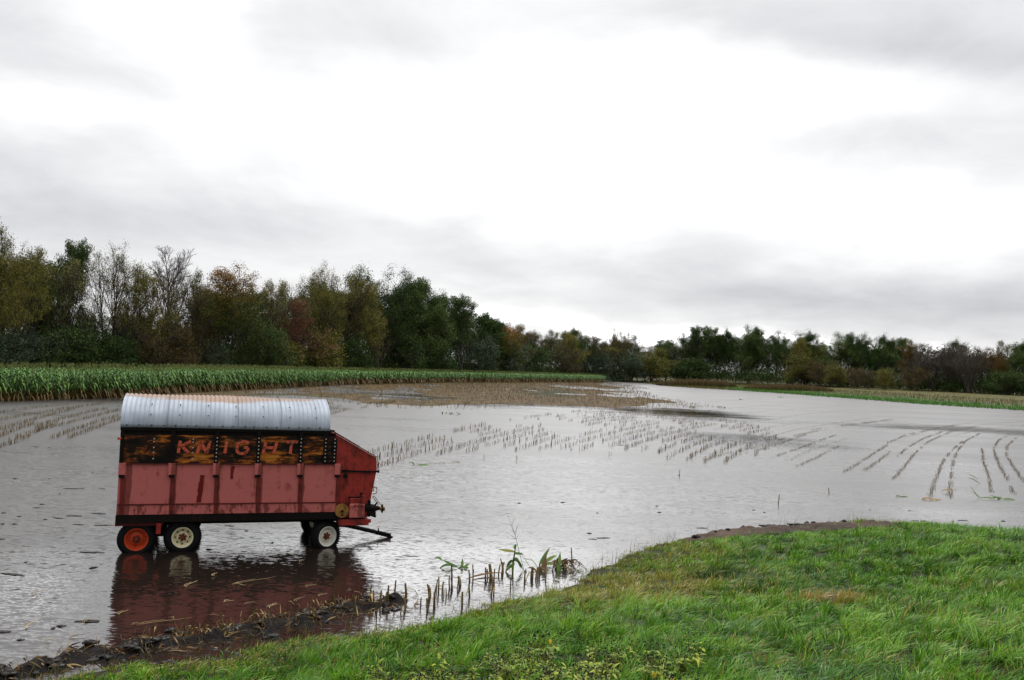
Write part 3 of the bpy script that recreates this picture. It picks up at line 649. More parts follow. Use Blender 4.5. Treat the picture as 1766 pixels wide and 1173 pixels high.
L_MAPLE = leaf_mat('turning_maple_leaves', [(0, (.028, .040, .006)), (.35, (.055, .065, .009)), (.6, (.12, .085, .010)), (.8, (.21, .085, .010)), (1, (.27, .10, .014))], gain=1.5)
L_RED = leaf_mat('red_leaves', [(0, (.050, .042, .020)), (.4, (.10, .055, .030)), (.75, (.20, .065, .045)), (1, (.13, .11, .045))])
L_ORANGE = leaf_mat('orange_leaves', [(0, (.05, .050, .012)), (.6, (.10, .065, .014)), (1, (.30, .075, .015))])
L_PALE = leaf_mat('pale_leaves', [(0, (.060, .065, .022)), (.5, (.11, .11, .040)), (1, (.17, .155, .065))], gain=1.5)
L_MAUVE = leaf_mat('mauve_grey_twig_leaves', [(0, (.034, .028, .022)), (.5, (.062, .052, .040)), (1, (.095, .080, .056))], gain=1.5)
L_SILV = leaf_mat('silver_green_leaves', [(0, (.022, .036, .020)), (.5, (.045, .066, .036)), (1, (.085, .115, .070))], gain=1.5)
PROTO = {}
def ball(rs, n):
    v = rs.normal(size=(n, 3)); return v / np.linalg.norm(v, axis=1)[:, None] * (rs.rand(n) ** .4)[:, None]
def proto(key, seed, crown_mat, bk, H=16.0, leaves=10000, cl=.8, lsize=.26, topc=None, lowbias=0.0, **gk):
    rs = np.random.RandomState(seed); segs, tips = grow(rs, H, **gk)
    V, Q = seg_tubes(segs, 4)
    zmax = max(t[0][2] for t in tips) + cl * .3; sc = 1 / zmax
    cm = None; WV, WQ = V, Q
    if leaves:
        leaves = int(leaves * 1.7); lsize *= .74
        T = np.array([t[0] for t in tips]); D = np.array([t[1] for t in tips])
        wgt = rs.uniform(.15, 1.0, len(T)) ** 1.5; wgt *= 1 + lowbias * (1 - T[:, 2] / zmax); pick = rs.choice(len(T), leaves, p=wgt / wgt.sum())
        P = T[pick] + ball(rs, leaves) * np.array([cl, cl, cl * .8]) * .85 * rs.uniform(.45, 1.1, len(T))[pick][:, None]
        P[:, 2] = np.maximum(P[:, 2], .3)
        clump = rs.rand(len(T))[pick]
        t_ = np.clip(.5 * clump + .5 * rs.rand(leaves), 0, 1)
        if topc: t_ = np.clip(t_ * .45 + topc * sstep(.45, .95, P[:, 2] / zmax + .12 * rs.normal(size=leaves)) * .6, 0, 1)
        sc = 1 / np.percentile(P[:, 2], 99.2); P = P[P[:, 2] * sc < 1.04] if False else P
        V, Q, TT = leaf_quads(P, lsize, rs, tint=t_, dirs=D[pick] * .6, asp=.6)
        cm = np_mesh('crown_' + key, V * sc, quads=Q, attrs={'tint': TT}); cm.materials.append(crown_mat)
        rr = np.percentile(np.hypot(P[:, 0], P[:, 1]), 92)
    else: rr = np.percentile([np.hypot(t[0][0], t[0][1]) for t in tips], 92)
    tm = np_mesh('trunk_' + key, WV * sc, quads=WQ); tm.materials.append(bk)
    PROTO[key] = (tm, cm, rr * sc)
proto('bare', 11, None, BK_G, leaves=0, limbs=15, spread=.58, kids=(8, 6, 5), up=.16, trunk=.22, r0=.20, lenf=.50, minr=.0125)
proto('olive', 12, L_OLIVE, BK_D, leaves=12000, cl=1.3, limbs=13, spread=.6, kids=(6, 5), up=.3, trunk=.08, lsize=.26, minr=.016)
proto('olive2', 13, L_OLIVE, BK_D, leaves=13000, cl=1.2, limbs=13, spread=.55, kids=(6, 5), up=.4, trunk=.05, multi=2, lsize=.26, minr=.016)
proto('sparse', 14, L_PALE, BK_D, leaves=3600, cl=1.1, limbs=10, spread=.5, kids=(6, 5, 3), up=.45, trunk=.03, lsize=.24, minr=.017)
proto('sparse2', 15, L_OLIVE, BK_D, leaves=4500, cl=1.3, limbs=8, spread=.6, kids=(6, 5, 3), up=.3, trunk=.06, multi=3, lsize=.24, minr=.013)
proto('dense', 16, L_DARK, BK_D, leaves=19000, cl=1.7, limbs=15, spread=.62, kids=(6, 4), up=.35, trunk=.05, lsize=.31)
proto('dense2', 17, L_DARK, BK_D, leaves=17000, cl=1.4, limbs=15, spread=.45, kids=(5, 4), up=.5, trunk=.05, multi=2, lsize=.27)
proto('mid', 18, L_MID, BK_D, leaves=18000, cl=1.6, limbs=15, spread=.6, kids=(6, 4), up=.35, trunk=.15, lsize=.27)
proto('mid2', 19, L_MID, BK_G, leaves=10000, cl=1.2, limbs=10, spread=.5, kids=(6, 4), up=.45, trunk=.10, lsize=.31)
proto('maple', 20, L_MAPLE, BK_D, leaves=20000, cl=1.6, limbs=16, spread=.72, kids=(6, 4), up=.3, trunk=.03, topc=1.0, lsize=.25)
proto('red', 21, L_RED, BK_D, leaves=10000, cl=1.4, limbs=13, spread=.6, kids=(6, 5), up=.35, trunk=.05, lsize=.27)
proto('bronze', 22, L_BRONZE, BK_G, leaves=11000, cl=1.2, limbs=11, spread=.55, kids=(6, 4), up=.45, trunk=.1, multi=2, lsize=.26)
proto('orange', 23, L_ORANGE, BK_D, leaves=11000, cl=1.3, limbs=10, spread=.6, kids=(6, 4), up=.35, trunk=.04, lsize=.26)
proto('mauve', 24, L_MAUVE, BK_G, leaves=7500, cl=1.2, limbs=12, spread=.6, kids=(6, 5, 3), up=.45, trunk=.05, multi=3, lsize=.20, minr=.014)
# bushes: low, wide, leafy to the ground
proto('bush_dark', 31, L_DARK, BK_D, H=4.5, leaves=6000, cl=.9, limbs=9, spread=.85, kids=(5, 4), up=.2, trunk=.02, multi=4, lsize=.20, lowbias=2, r0=.06)
proto('bush_silver', 32, L_SILV, BK_D, H=4.5, leaves=6000, cl=.9, limbs=9, spread=.85, kids=(5, 4), up=.2, trunk=.02, multi=4, lsize=.20, lowbias=2, r0=.06)
proto('bush_olive', 33, L_OLIVE, BK_D, H=4.5, leaves=5500, cl=.9, limbs=9, spread=.8, kids=(5, 4), up=.25, trunk=.02, multi=4, lsize=.20, lowbias=2, r0=.06)
proto('bush_bronze', 34, L_BRONZE, BK_G, H=4.5, leaves=4500, cl=.9, limbs=9, spread=.8, kids=(5, 4), up=.3, trunk=.02, multi=4, lsize=.20, lowbias=2, r0=.06)

TREE_Y = [(-400, 100), (0, 113), (200, 122), (440, 138), (600, 166), (700, 190), (800, 216), (900, 258), (1000, 296), (1045, 312), (1120, 325), (1250, 322), (1450, 295), (1766, 250), (2200, 210)]
# (px, top py, kind, half-width px or None, metres behind the front line, label)
TREES = [
 (-45, 400, 'olive', None, 0, 'olive brown tree cut off by the left edge, behind the corn'),
 (12, 395, 'olive2', 62, 2, 'tall olive yellow tree at the far left end of the wood'),
 (55, 432, 'olive', 46, -3, 'broad olive tree leaning over the leftmost dark bush'),
 (97, 416, 'mid2', 26, 4, 'slim dark green treetop rising between olive trees at the far left'),
 (128, 448, 'sparse', 42, 1, 'thin pale leaved tree right of the slim dark treetop at the left'),
 (190, 430, 'sparse2', 58, 0, 'many stemmed half bare tree left of the big bare grey tree'),
 (232, 462, 'olive', 40, -2, 'olive leaved tree directly left of the big bare grey tree'),
 (292, 421, 'bare', 58, 3, 'tall bare grey tree with round twiggy crown and no leaves'),
 (262, 480, 'sparse2', 40, -4, 'low dark branched tree leaning right before the big bare grey tree'),
 (338, 468, 'sparse', 34, 2, 'thin twiggy tree between the bare grey tree and the orange topped maple'),
 (345, 505, 'bronze', 30, -4, 'bronze brown small tree at the left foot of the orange topped maple'),
 (400, 466, 'maple', 62, -2, 'big round maple with orange yellow top and green lower crown'),
 (455, 485, 'sparse', 34, 3, 'pale half bare tree right behind the orange topped maple'),
 (503, 512, 'red', 42, -3, 'dusty red leaved tree in the middle of the left wood'),
 (487, 486, 'sparse', 38, 5, 'pale yellowish thin tree standing behind the dusty red tree'),
 (540, 463, 'olive2', 48, 2, 'tall pale olive tree right behind the dusty red tree'),
 (582, 466, 'sparse2', 40, 3, 'airy pale tree between the tall pale olive and the dark green crest trees'),
 (612, 480, 'olive', 40, 0, 'olive green tree left of the highest dark green tree'),
 (650, 464, 'dense2', 46, 2, 'highest dark green tree of the wood, above the wagon front'),
 (655, 530, 'bronze', 28, -6, 'brownish young tree in front of the highest dark green tree'),
 (688, 480, 'mid2', 38, 2, 'feathery green tree just right of the highest dark green tree'),
 (712, 498, 'dense2', 34, 3, 'pointed dark green tree on the falling skyline right of the crest'),
 (735, 510, 'mid', 40, -1, 'rounded mid green tree in the right half of the left wood'),
 (768, 513, 'dense', 40, 1, 'rounded dark green tree left of the feathery end tree'),
 (800, 514, 'mid2', 30, -3, 'feathery green tree with bare forked trunk ending the high skyline'),
 (828, 540, 'dense', 26, 4, 'small dark tree below the feathery tree that ends the high skyline'),
 (848, 552, 'dense2', 20, 4, 'narrow dark treetop where the skyline drops to the low woods'),
 (872, 560, 'maple', 30, -4, 'yellow topped low tree beyond the corn, where the skyline turns low'),
 (902, 560, 'bronze', 30, 0, 'brown leaved tree right of the yellow topped low tree'),
 (930, 574, 'bronze', 26, 3, 'dull brown tree left of the small pale thin tree beyond the corn'),
 (948, 570, 'sparse', 22, -2, 'small pale thin tree beyond the corn'),
 (975, 574, 'olive', 26, 2, 'olive tree between the small pale tree and the bright green round tree'),
 (1008, 569, 'dense', 28, 3, 'bright green round topped tree above the end of the corn'),
 (1035, 580, 'bronze', 26, -4, 'brown tree beyond the right tip of the corn'),
 (1062, 571, 'sparse2', 24, 0, 'airy grey green tree left of the twin airy tree beyond the channel'),
 (1092, 573, 'sparse2', 26, 1, 'airy grey green tree right of its airy twin, at the skyline dip'),
 (1125, 598, 'olive', 30, -6, 'low olive tree at the mouth of the water channel'),
 (1150, 586, 'mid', 28, 0, 'mid green tree just right of the skyline dip'),
 (1184, 576, 'dense2', 22, 2, 'narrow dark green tree left of the tall feathery trees'),
 (1214, 566, 'mid2', 24, 0, 'tall feathery tree, left one of the pair over the reed mound'),
 (1240, 565, 'mid2', 22, 2, 'tall feathery tree, right one of the pair over the reed mound'),
 (1268, 572, 'dense', 26, 1, 'dark green tree right of the feathery pair'),
 (1293, 565, 'mid', 26, 0, 'green tree with the highest top in the right hand wood'),
 (1328, 570, 'dense', 32, 2, 'wide black green tree over the gap between the reed mounds'),
 (1362, 574, 'dense2', 28, 3, 'dark green tree over the second reed mound'),
 (1392, 583, 'olive2', 32, -5, 'yellowish olive tree standing forward of the dark right hand wood'),
 (1418, 576, 'dense', 30, 2, 'dark green tree behind the yellowish olive tree of the right hand wood'),
 (1452, 577, 'mid', 32, 1, 'green rounded tree above the start of the bright green grass strip'),
 (1482, 576, 'dense2', 24, 3, 'dark pointed tree right of the rounded green tree in the right hand wood'),
 (1508, 580, 'dense', 26, 1, 'dark green tree left of the pale thin tree in the right hand wood'),
 (1540, 583, 'mid2', 24, 3, 'dull green tree right beside the pale thin tree, on its left'),
 (1566, 586, 'sparse', 20, 2, 'pale thin tree above the mauve grey thicket'),
 (1585, 594, 'orange', 22, -2, 'orange tinged tree left of the mauve grey thicket'),
 (1612, 596, 'mauve', 34, -6, 'mauve grey leafless thicket tree, left one of the trio'),
 (1645, 592, 'mauve', 36, -4, 'mauve grey leafless thicket tree, middle one of the trio'),
 (1675, 600, 'mauve', 30, -8, 'mauve grey leafless thicket tree, right one of the trio'),
 (1632, 588, 'dense', 24, 6, 'dark green treetop showing behind the mauve grey thicket'),
 (1700, 600, 'orange', 22, -2, 'orange red tree just right of the mauve grey thicket'),
 (1722, 588, 'sparse', 22, 4, 'pale green tree behind the orange red tree at the right'),
 (1728, 618, 'orange', 14, -6, 'small bright orange sapling near the right edge'),
 (1750, 594, 'mid', 26, 0, 'mid green tree at the right edge of the photo'),
 (1790, 592, 'dense', 30, 1, 'dark tree cut off by the right edge of the photo'),
 (-100, 410, 'olive', None, 2, None), (1850, 590, 'mid', None, 2, None),
 # bushes along the foot
 (15, 570, 'bush_silver', 45, -8, 'grey green bush at the left edge behind the corn'),
 (68, 572, 'bush_silver', 36, -9, 'grey green bush second from the left edge behind the corn'),
 (135, 562, 'bush_dark', 50, -9, 'big dark green bush right of the grey green ones'),
 (205, 580, 'bush_dark', 34, -7, 'smaller dark bush under the half bare tree'),
 (262, 572, 'bush_bronze', 34, -7, 'brown thicket bush under the bare grey tree'),
 (318, 560, 'bush_bronze', 36, -6, 'brown bush left of the maple foot'),
 (372, 592, 'bush_silver', 26, -9, 'grey green bush at the foot of the orange topped maple'),
 (452, 560, 'bush_dark', 40, -6, 'dark green bush between the maple and the red tree'),
 (500, 590, 'bush_olive', 26, -7, 'olive bush below the dusty red tree'),
 (560, 566, 'bush_olive', 36, -8, 'yellow green bush right of the dusty red tree'),
 (610, 580, 'bush_dark', 30, -7, 'dark bush left of the brownish young tree'),
 (690, 570, 'bush_dark', 36, -7, 'dark bush below the feathery green crest tree'),
 (750, 590, 'bush_dark', 30, -7, 'dark bush between the crest and the forked end tree'),
 (818, 578, 'bush_silver', 32, -9, 'rounded grey green bush at the foot of the high skyline end'),
 (880, 590, 'bush_silver', 32, -8, 'grey green bush under the yellow topped low tree'),
 (925, 596, 'bush_dark', 28, -8, 'dark bush under the brown trees beyond the corn'),
 (978, 600, 'bush_bronze', 26, -8, 'brown bush beyond the corn near its right end'),
 (1022, 606, 'bush_silver', 26, -8, 'grey green bush beyond the right tip of the corn'),
 (1082, 606, 'bush_silver', 28, -8, 'grey green bush beyond the channel mouth, left of the olive tree'),
 (1120, 612, 'bush_olive', 24, -12, 'olive bush at the channel bend'),
 (1200, 618, 'bush_dark', 30, -5, 'dark bush behind the first reed mound'),
 (1382, 612, 'bush_olive', 22, -10, 'olive bush behind the second reed mound'),
 (1420, 622, 'bush_bronze', 22, -12, 'brown bush at the right end of the second reed mound'),
 (1443, 630, 'bush_olive', 15, -16, 'small rounded olive bush at the meadow edge, leftmost of the small ones'),
 (1478, 634, 'bush_bronze', 15, -16, 'small brown bush at the meadow edge, second of the small ones'),
 (1500, 640, 'bush_bronze', 12, -17, 'smallest brown bush at the meadow edge'),
 (1528, 636, 'bush_olive', 15, -16, 'small rounded olive bush at the meadow edge, rightmost of the small ones'),
 (1575, 632, 'bush_bronze', 20, -12, 'brown bush left of the mauve grey thicket foot'),
 (1740, 640, 'bush_dark', 24, -8, 'dark bush under the right edge trees'),
]
rsT = random.Random(3)
CATS = {'bush': 'bush'}
def plant(px, topy, kind, hw, back, label, grp):
    D = float(pline_y(px, TREE_Y)) + back; back = max(back, -3) if px < 1050 else back; D = float(pline_y(px, TREE_Y)) + back; gx_ = (px - 883) / F_PX * D
    x_, y_ = gx_, D; gz = float(height(np.array([x_]), np.array([y_]))[0])
    top = CAM_H + (hor(px) - topy) / F_PX * D; H = top - gz
    tm, cm, rr = PROTO[kind]
    sxy = 1.15 * H if hw is None else (hw * 1.22 / F_PX * D) / rr
    sxy = min(max(sxy, .62 * H), 1.9 * H)
    isb = kind.startswith('bush'); name = {'bush': 'bush'}['bush'] if isb else {'bare': 'bare_tree', 'maple': 'maple_tree'}.get(kind, 'broadleaf_tree')
    r_ = empty(name, (x_, y_, gz), rsT.uniform(0, 6.28)); r_.scale = (sxy, sxy, H)
    tag(r_, label, 'bush' if isb else 'tree', grp)
    link('trunk' if not isb else 'stem', tm, None, r_)
    if cm: link('crown' if not isb else 'foliage', cm, None, r_)
for (px, ty, kd, hw, bk, lb) in TREES:
    if lb is None: lb = 'outermost tree beyond the %s edge of the photo' % ('left' if px < 0 else 'right')
    plant(px, ty, kd, hw, bk, lb, 'bushes at the foot of the wood' if kd.startswith('bush') else 'trees round the flooded field')
# fill trees in the back row, one per gap, just under the front skyline
fill_k = ['dense', 'mid', 'olive2', 'dense2', 'bronze', 'mid2']
tops = sorted([(t[0], t[1]) for t in TREES if not t[2].startswith('bush')])
px = -90.
k = 0
while px < 1860:
    ty = np.interp(px, [t[0] for t in tops], [t[1] for t in tops])
    Dh = pline_y(px, TREE_Y); hpx = hor(px) - ty
    sparse_zone = 90 < px < 350
    tyy = ty + hpx * (.62 if sparse_zone else .16 + .1 * rsT.random())
    kd = fill_k[k % 6] if px < 1150 else ['dense', 'mid', 'dense2'][k % 3]; near_ = min([t for t in TREES if t[5] and not t[2].startswith('bush')], key=lambda t: abs(t[0] - px))
    lb = 'back row %s tree behind the %s, a little to its %s' % ({'dense': 'dark green', 'mid': 'green', 'olive2': 'olive', 'dense2': 'slim dark green', 'bronze': 'bronze', 'mid2': 'feathery green'}[kd], ' '.join(near_[5].split(',')[0].split()[:5]), 'left' if px < near_[0] else 'right')
    plant(px, tyy, kd, None, 9 + 5 * rsT.random(), ' '.join(lb.split()[:16]), 'back row trees of the wood')
    px += (30 if px < 800 else 24) * rsT.uniform(.8, 1.2); k += 1
# undergrowth along the foot of the wood
rs = np.random.RandomState(77); UP = []; UT = []
for _ in range(6200):
    px = rs.uniform(-150, 1900); q_ = rs.uniform(-1, 14); D = float(pline_y(px, TREE_Y)) + q_ - (5 if px > 1080 else 2); hgt = rs.uniform(1.5, 4.5) + (q_ > 5) * 3.0 + (px > 1150) * rs.uniform(0, 3.5)
    c0 = np.array([(px - 883) / F_PX * D, D, hgt * .42 + .3 + (1.7 if px > 1080 else 0)]); n = 60
    UP.append(c0 + rs.normal(size=(n, 3)) * np.array([1.3, 1.3, hgt * .26])); UT.append(np.full(n, rs.rand()) * .6 + .4 * rs.rand(n))
UP = np.concatenate(UP); UT = np.concatenate(UT); hz = height(UP[:, 0], UP[:, 1]); UP[:, 2] = np.maximum(UP[:, 2], hz)
V, Q, T = leaf_quads(UP, .34, rs, tint=UT, asp=.7)
tag(link('undergrowth', np_mesh('undergrowth', V, quads=Q, attrs={'tint': T}), L_DARK), 'dark tangled undergrowth filling the foot of the wood behind the corn and meadow', 'undergrowth', kind='stuff')

# ------------------------------------------------------------------ standing corn
L_CORN = leaf_mat('corn_leaf', [(0, (.16, .085, .030)), (.18, (.10, .085, .025)), (.30, (.030, .080, .010)), (.7, (.078, .185, .024)), (.9, (.17, .29, .065)), (1, (.16, .165, .06))], rough=.5, objvar=.12, spec=.18)
def strip(path, width, tint, nrm=None):
    """a leaf blade: path (n,3), width (n,)"""
    path = np.asarray(path, float); n = len(path); d_ = np.gradient(path, axis=0); d_ /= np.linalg.norm(d_, axis=1)[:, None] + 1e-9
    up_ = np.array([0, 0, 1.]) if nrm is None else nrm
    s_ = np.cross(d_, up_); l_ = np.linalg.norm(s_, axis=1)[:, None]; s_ = np.where(l_ > .05, s_ / (l_ + 1e-9), np.array([[1., 0, 0]]))
    w_ = np.asarray(width)[:, None] * .5; V = np.concatenate([path - s_ * w_, path + s_ * w_]); Q = np.array([[i, i + 1, n + i + 1, n + i] for i in range(n - 1)])
    return V, Q, np.full(2 * n, tint) if np.isscalar(tint) else np.concatenate([tint, tint])
def join(parts):
    V = []; Q = []; T = []; o_ = 0
    for v, q, t in parts: V.append(v); Q.append(q + o_); T.append(t); o_ += len(v)
    return np.concatenate(V), np.concatenate(Q), np.concatenate(T)
def corn_plant(rs, H=2.55, nl=13, simple=False):
    parts = []; az = rs.uniform(0, 3.14); lean = rs.normal(size=2) * .04
    V, Q = seg_tubes([(np.array([0, 0, -.1]), np.array([lean[0], lean[1], H * .5]), .016, .014), (np.array([lean[0], lean[1], H * .5]), np.array([lean[0] * 2, lean[1] * 2, H * .92]), .014, .007)], 4)
    parts.append((V, Q, np.where(V[:, 2] < .9, .15, .45)))
    for k in range(nl):
        z0 = H * (.12 + .76 * k / nl); a_ = az + math.pi * (k % 2) + rs.normal() * .45; L = rs.uniform(.55, .85) * (1 if k < nl - 3 else .75)
        rise = rs.uniform(.5, .95); t = np.linspace(0, 1, 3 if simple else 5); dry = k < 3.5
        hz_ = L * t * (1 - .15 * t); vz = L * (rise * t - (1.25 if not dry else 1.9) * t ** 2 * rs.uniform(.7, 1.1))
        P = np.stack([lean[0] + np.cos(a_) * hz_, lean[1] + np.sin(a_) * hz_, z0 + vz], 1); P[:, 2] = np.maximum(P[:, 2], .02)
        wd = (.10 if not simple else .14) * np.array([.6, 1, .9, .6, .1])[:len(t)] if len(t) == 5 else .14 * np.array([.7, 1, .15])
        parts.append(strip(P, wd, (rs.uniform(0, .16) if dry else rs.uniform(.30, .92))))
    if not simple or True:
        for k in range(4):
            a_ = rs.uniform(0, 6.28); P = np.array([[lean[0] * 2, lean[1] * 2, H * .9], [lean[0] * 2 + .07 * math.cos(a_), lean[1] * 2 + .07 * math.sin(a_), H * (.98 + .02 * rs.rand())]])
            parts.append(strip(P, np.array([.02, .018]), .99, nrm=np.array([.3, 1., .1])))
    return join(parts)
rs = np.random.RandomState(5)
CORNP = [corn_plant(rs) for _ in range(8)]; CORNS = [corn_plant(rs, nl=9, simple=True) for _ in range(6)]
ce = np.array(CORN_EDGE, float); seg = np.linalg.norm(np.diff(ce, axis=0), axis=1); cum = np.concatenate([[0], np.cumsum(seg)])
def edge_at(s):
    x = np.interp(s, cum, ce[:, 0]); y = np.interp(s, cum, ce[:, 1]); x2 = np.interp(s + 1, cum, ce[:, 0]); y2 = np.interp(s + 1, cum, ce[:, 1])
    x1 = np.interp(s - 1, cum, ce[:, 0]); y1 = np.interp(s - 1, cum, ce[:, 1]); d_ = np.array([x2 - x1, y2 - y1]); d_ /= np.linalg.norm(d_) + 1e-9; return np.array([x, y]), d_, np.array([-d_[1], d_[0]])
plants = []
s = 12.0
while s < cum[-1] - .3:
    sp_ = .20 if s < 110 else .26 + (s - 110) * .0012
    for row in range(4):
        p, d_, n_ = edge_at(s + rs.uniform(-.06, .06)); q = p + n_ * (row * .76 + rs.normal() * .04); plants.append((q[0], q[1], row))
    s += sp_
px_, _ = proj(np.array([(p[0], p[1], 1.) for p in plants])); order = sorted(range(len(plants)), key=lambda i: (plants[i][1] if px_[i] > -15 else 1e9) + plants[i][2] * 3)
ind = set(order[:290]); cmesh = []
for v, q, t in CORNP:
    me = np_mesh('corn_plant', v, quads=q, attrs={'tint': t}); me.materials.append(L_CORN); cmesh.append(me)
parts = []
def hgt1(x, y): return float(height(np.array([x]), np.array([y]))[0])
hp = height(np.array([p[0] for p in plants]), np.array([p[1] for p in plants]))
def xform(v, x, y, z, rz, sc):
    c_, s_ = math.cos(rz), math.sin(rz); o_ = v * sc; return np.stack([o_[:, 0] * c_ - o_[:, 1] * s_ + x, o_[:, 0] * s_ + o_[:, 1] * c_ + y, o_[:, 2] + z], 1)
for i, (x, y, row) in enumerate(plants):
    rz_ = rs.uniform(0, 6.28); sc_ = rs.uniform(.93, 1.05) * (1 + .04 * math.sin(x * .9 + y * .35))
    if i in ind:
        o = bpy.data.objects.new('corn_plant', cmesh[rs.randint(8)]); C.objects.link(o); o.location = (x, y, hp[i]); o.rotation_euler = (0, 0, rz_); o.scale = (sc_,) * 3
        tag(o, 'green corn plant in the front rows at the left end of the standing corn', 'corn plant', 'front row corn plants nearest the camera')
    else:
        src = CORNP if y < 130 else CORNS; v, q, t = src[rs.randint(len(src))]; parts.append((xform(v, x, y, hp[i], rz_, sc_), q, t))
# inner rows, of which only the tops show
gxs = rs.uniform(-140, 32, 150000); gys = rs.uniform(30, 292, 150000); dcs = sdist(gxs, gys, CORN)
de = seg_dist(gxs, gys, CORN_EDGE)
pxx, pyy = proj(np.stack([gxs, gys, np.full(gxs.shape, 2.)], 1))
keep = (dcs > .5) & (de > 3.0) & (de < 6 + .035 * gys) & (pxx > -60) & (pxx < 1120) & (gys > 55); gxs, gys = gxs[keep], gys[keep]; hh = height(gxs, gys)
print('inner corn', len(gxs))
for x, y, z in list(zip(gxs, gys, hh))[:6500]:
    v, q, t = CORNS[rs.randint(6)]; parts.append((xform(v, x, y, z, rs.uniform(0, 6.28), rs.uniform(.95, 1.06)), q, t))
V, Q, T = join(parts)
tag(link('standing_corn', np_mesh('standing_corn', V, quads=Q, attrs={'tint': T}), L_CORN), 'block of tall green corn with brown lower leaves running along the wood', 'corn', kind='stuff')

# ------------------------------------------------------------------ corn stubble
L_STUB = leaf_mat('dry_stalk', [(0, (.045, .030, .012)), (.5, (.16, .110, .042)), (1, (.32, .235, .100))], rough=.7, objvar=.2)
def stalk(rs, h, r=.013, tilt=.12, n=5, rag=True):
    tx, ty = rs.normal(size=2) * tilt; top = np.array([tx * h, ty * h, h])
    V, Q = seg_tubes([(np.array([0, 0, -.12]), top * .5, r * 1.15, r), (top * .5, top, r, r * .85)], n)
    parts = [(V, Q, np.where(V[:, 2] < .03, .0, rs.uniform(.2, .8)))]
    if rag and rs.rand() < .6:
        a_ = rs.uniform(0, 6.28); L = rs.uniform(.08, .2); t = np.linspace(0, 1, 4)
        P = np.stack([top[0] * .6 + np.cos(a_) * L * t, top[1] * .6 + np.sin(a_) * L * t, h * .6 + L * (.5 * t - 1.1 * t * t)], 1); parts.append(strip(P, np.array([.02, .03, .02, .004]), rs.uniform(.3, 1)))
    return join(parts)
rs = np.random.RandomState(8)
SP = [stalk(rs, rs.uniform(.16, .30)) for _ in range(8)]
SM = []
for v, q, t in SP:
    me = np_mesh('stubble_stalk', v, quads=q, attrs={'tint': t}); me.materials.append(L_STUB); SM.append(me)
SF = [stalk(rs, rs.uniform(.13, .27), r=.011, n=3, rag=(k % 2 == 0), tilt=.16) for k in range(8)]
stub = []        # x, y, scale
def row_px(pts, dens, jit=.05, sc=1.0, gaps=.5):
    W_ = [at(*p) for p in pts]
    for (ax, ay), (bx, by) in zip(W_[:-1], W_[1:]):
        L = math.hypot(bx - ax, by - ay); n = max(1, int(L * dens))
        for k in range(n):
            t = (k + rs.rand()) / n; x, y = ax + (bx - ax) * t, ay + (by - ay) * t
            if vnoise(np.array([x * 3]), np.array([y * .9]), 3.0, 31)[0] < gaps - .9: continue
            stub.append((x + rs.normal() * jit, y + rs.normal() * jit, sc * rs.uniform(.75, 1.2)))
# rows on the right, curving towards the camera
for r_ in [[(1603, 860), (1612, 832), (1625, 800), (1640, 778), (1660, 762)], [(1637, 864), (1640, 830), (1643, 800), (1650, 780), (1664, 762), (1690, 748)], [(1710, 850), (1705, 820), (1697, 800), (1693, 772)],
           [(1750, 855), (1738, 830), (1722, 800), (1713, 775), (1722, 760), (1745, 748)], [(1770, 838), (1752, 812), (1736, 788), (1737, 770), (1752, 756)], [(1455, 815), (1480, 800), (1508, 782), (1530, 768)],
           [(1490, 812), (1515, 796), (1535, 780)], [(1540, 827), (1560, 806), (1575, 785), (1600, 763), (1640, 745), (1690, 735)], [(1530, 765), (1560, 752), (1600, 742), (1650, 733)], [(1548, 788), (1562, 775), (1590, 758), (1625, 745)],
           [(1370, 807), (1400, 794), (1435, 776), (1447, 770)], [(1320, 797), (1345, 785), (1375, 775), (1420, 758), (1450, 748)], [(1340, 760), (1380, 750), (1440, 738), (1530, 725)], [(1400, 742), (1460, 733), (1540, 724)],
           [(1215, 795), (1250, 783), (1290, 775), (1320, 768)], [(1250, 790), (1290, 782), (1345, 765), (1390, 750)]]:
    row_px(r_, 13, .05, .40, .72)
for r_ in [[(1230, 742), (1300, 728), (1380, 716), (1460, 708)], [(1260, 752), (1330, 737), (1400, 727)], [(1150, 700), (1220, 694), (1300, 688)], [(1190, 712), (1270, 704), (1350, 698)], [(1215, 722), (1290, 713), (1370, 706), (1450, 700)], [(1300, 762), (1370, 742), (1440, 730), (1500, 722)], [(1350, 800), (1400, 776), (1460, 757)], [(1630, 742), (1700, 732), (1770, 727)], [(1650, 750), (1720, 738), (1770, 734)], [(1560, 755), (1620, 738), (1680, 729)]]:
    row_px(r_, 6, .06, .34, .55)
# rows at the left, between the wagon and the corn
for r_ in [[(88, 757), (120, 745), (160, 731), (205, 718)], [(118, 757), (150, 744), (185, 731), (212, 722)], [(-5, 772), (30, 762), (70, 742), (95, 735)], [(0, 742), (40, 730), (90, 715), (130, 706)], [(60, 738), (110, 722), (170, 708), (206, 702)],
           [(0, 725), (50, 716), (110, 706), (180, 697)], [(0, 712), (60, 704), (120, 698)], [(20, 757), (60, 745), (100, 730)], [(-20, 760), (20, 745), (60, 730)], [(100, 735), (150, 722), (205, 708)]]:
    row_px(r_, 9, .07, .8, .45)
# the middle field: rows about 0.76 m apart, running away and swinging right
cand = []
for x0 in np.arange(-30, 34, .76):
    x, y = x0, 24.0
    while y < 99:
        sl = (-.12 if x < -8 else .10 + .012 * (x + 8)) + .0025 * (y - 24); stp = .115; y += stp; x += sl * stp
        cand.append((x, y))
cand = np.array(cand); cand += rs.normal(size=cand.shape) * .045
pxc, pyc = proj(np.hstack([cand, np.zeros((len(cand), 1))]))
dens = vnoise(cand[:, 0] * 1.6, cand[:, 1] * .5, 3.0, 32, 3)
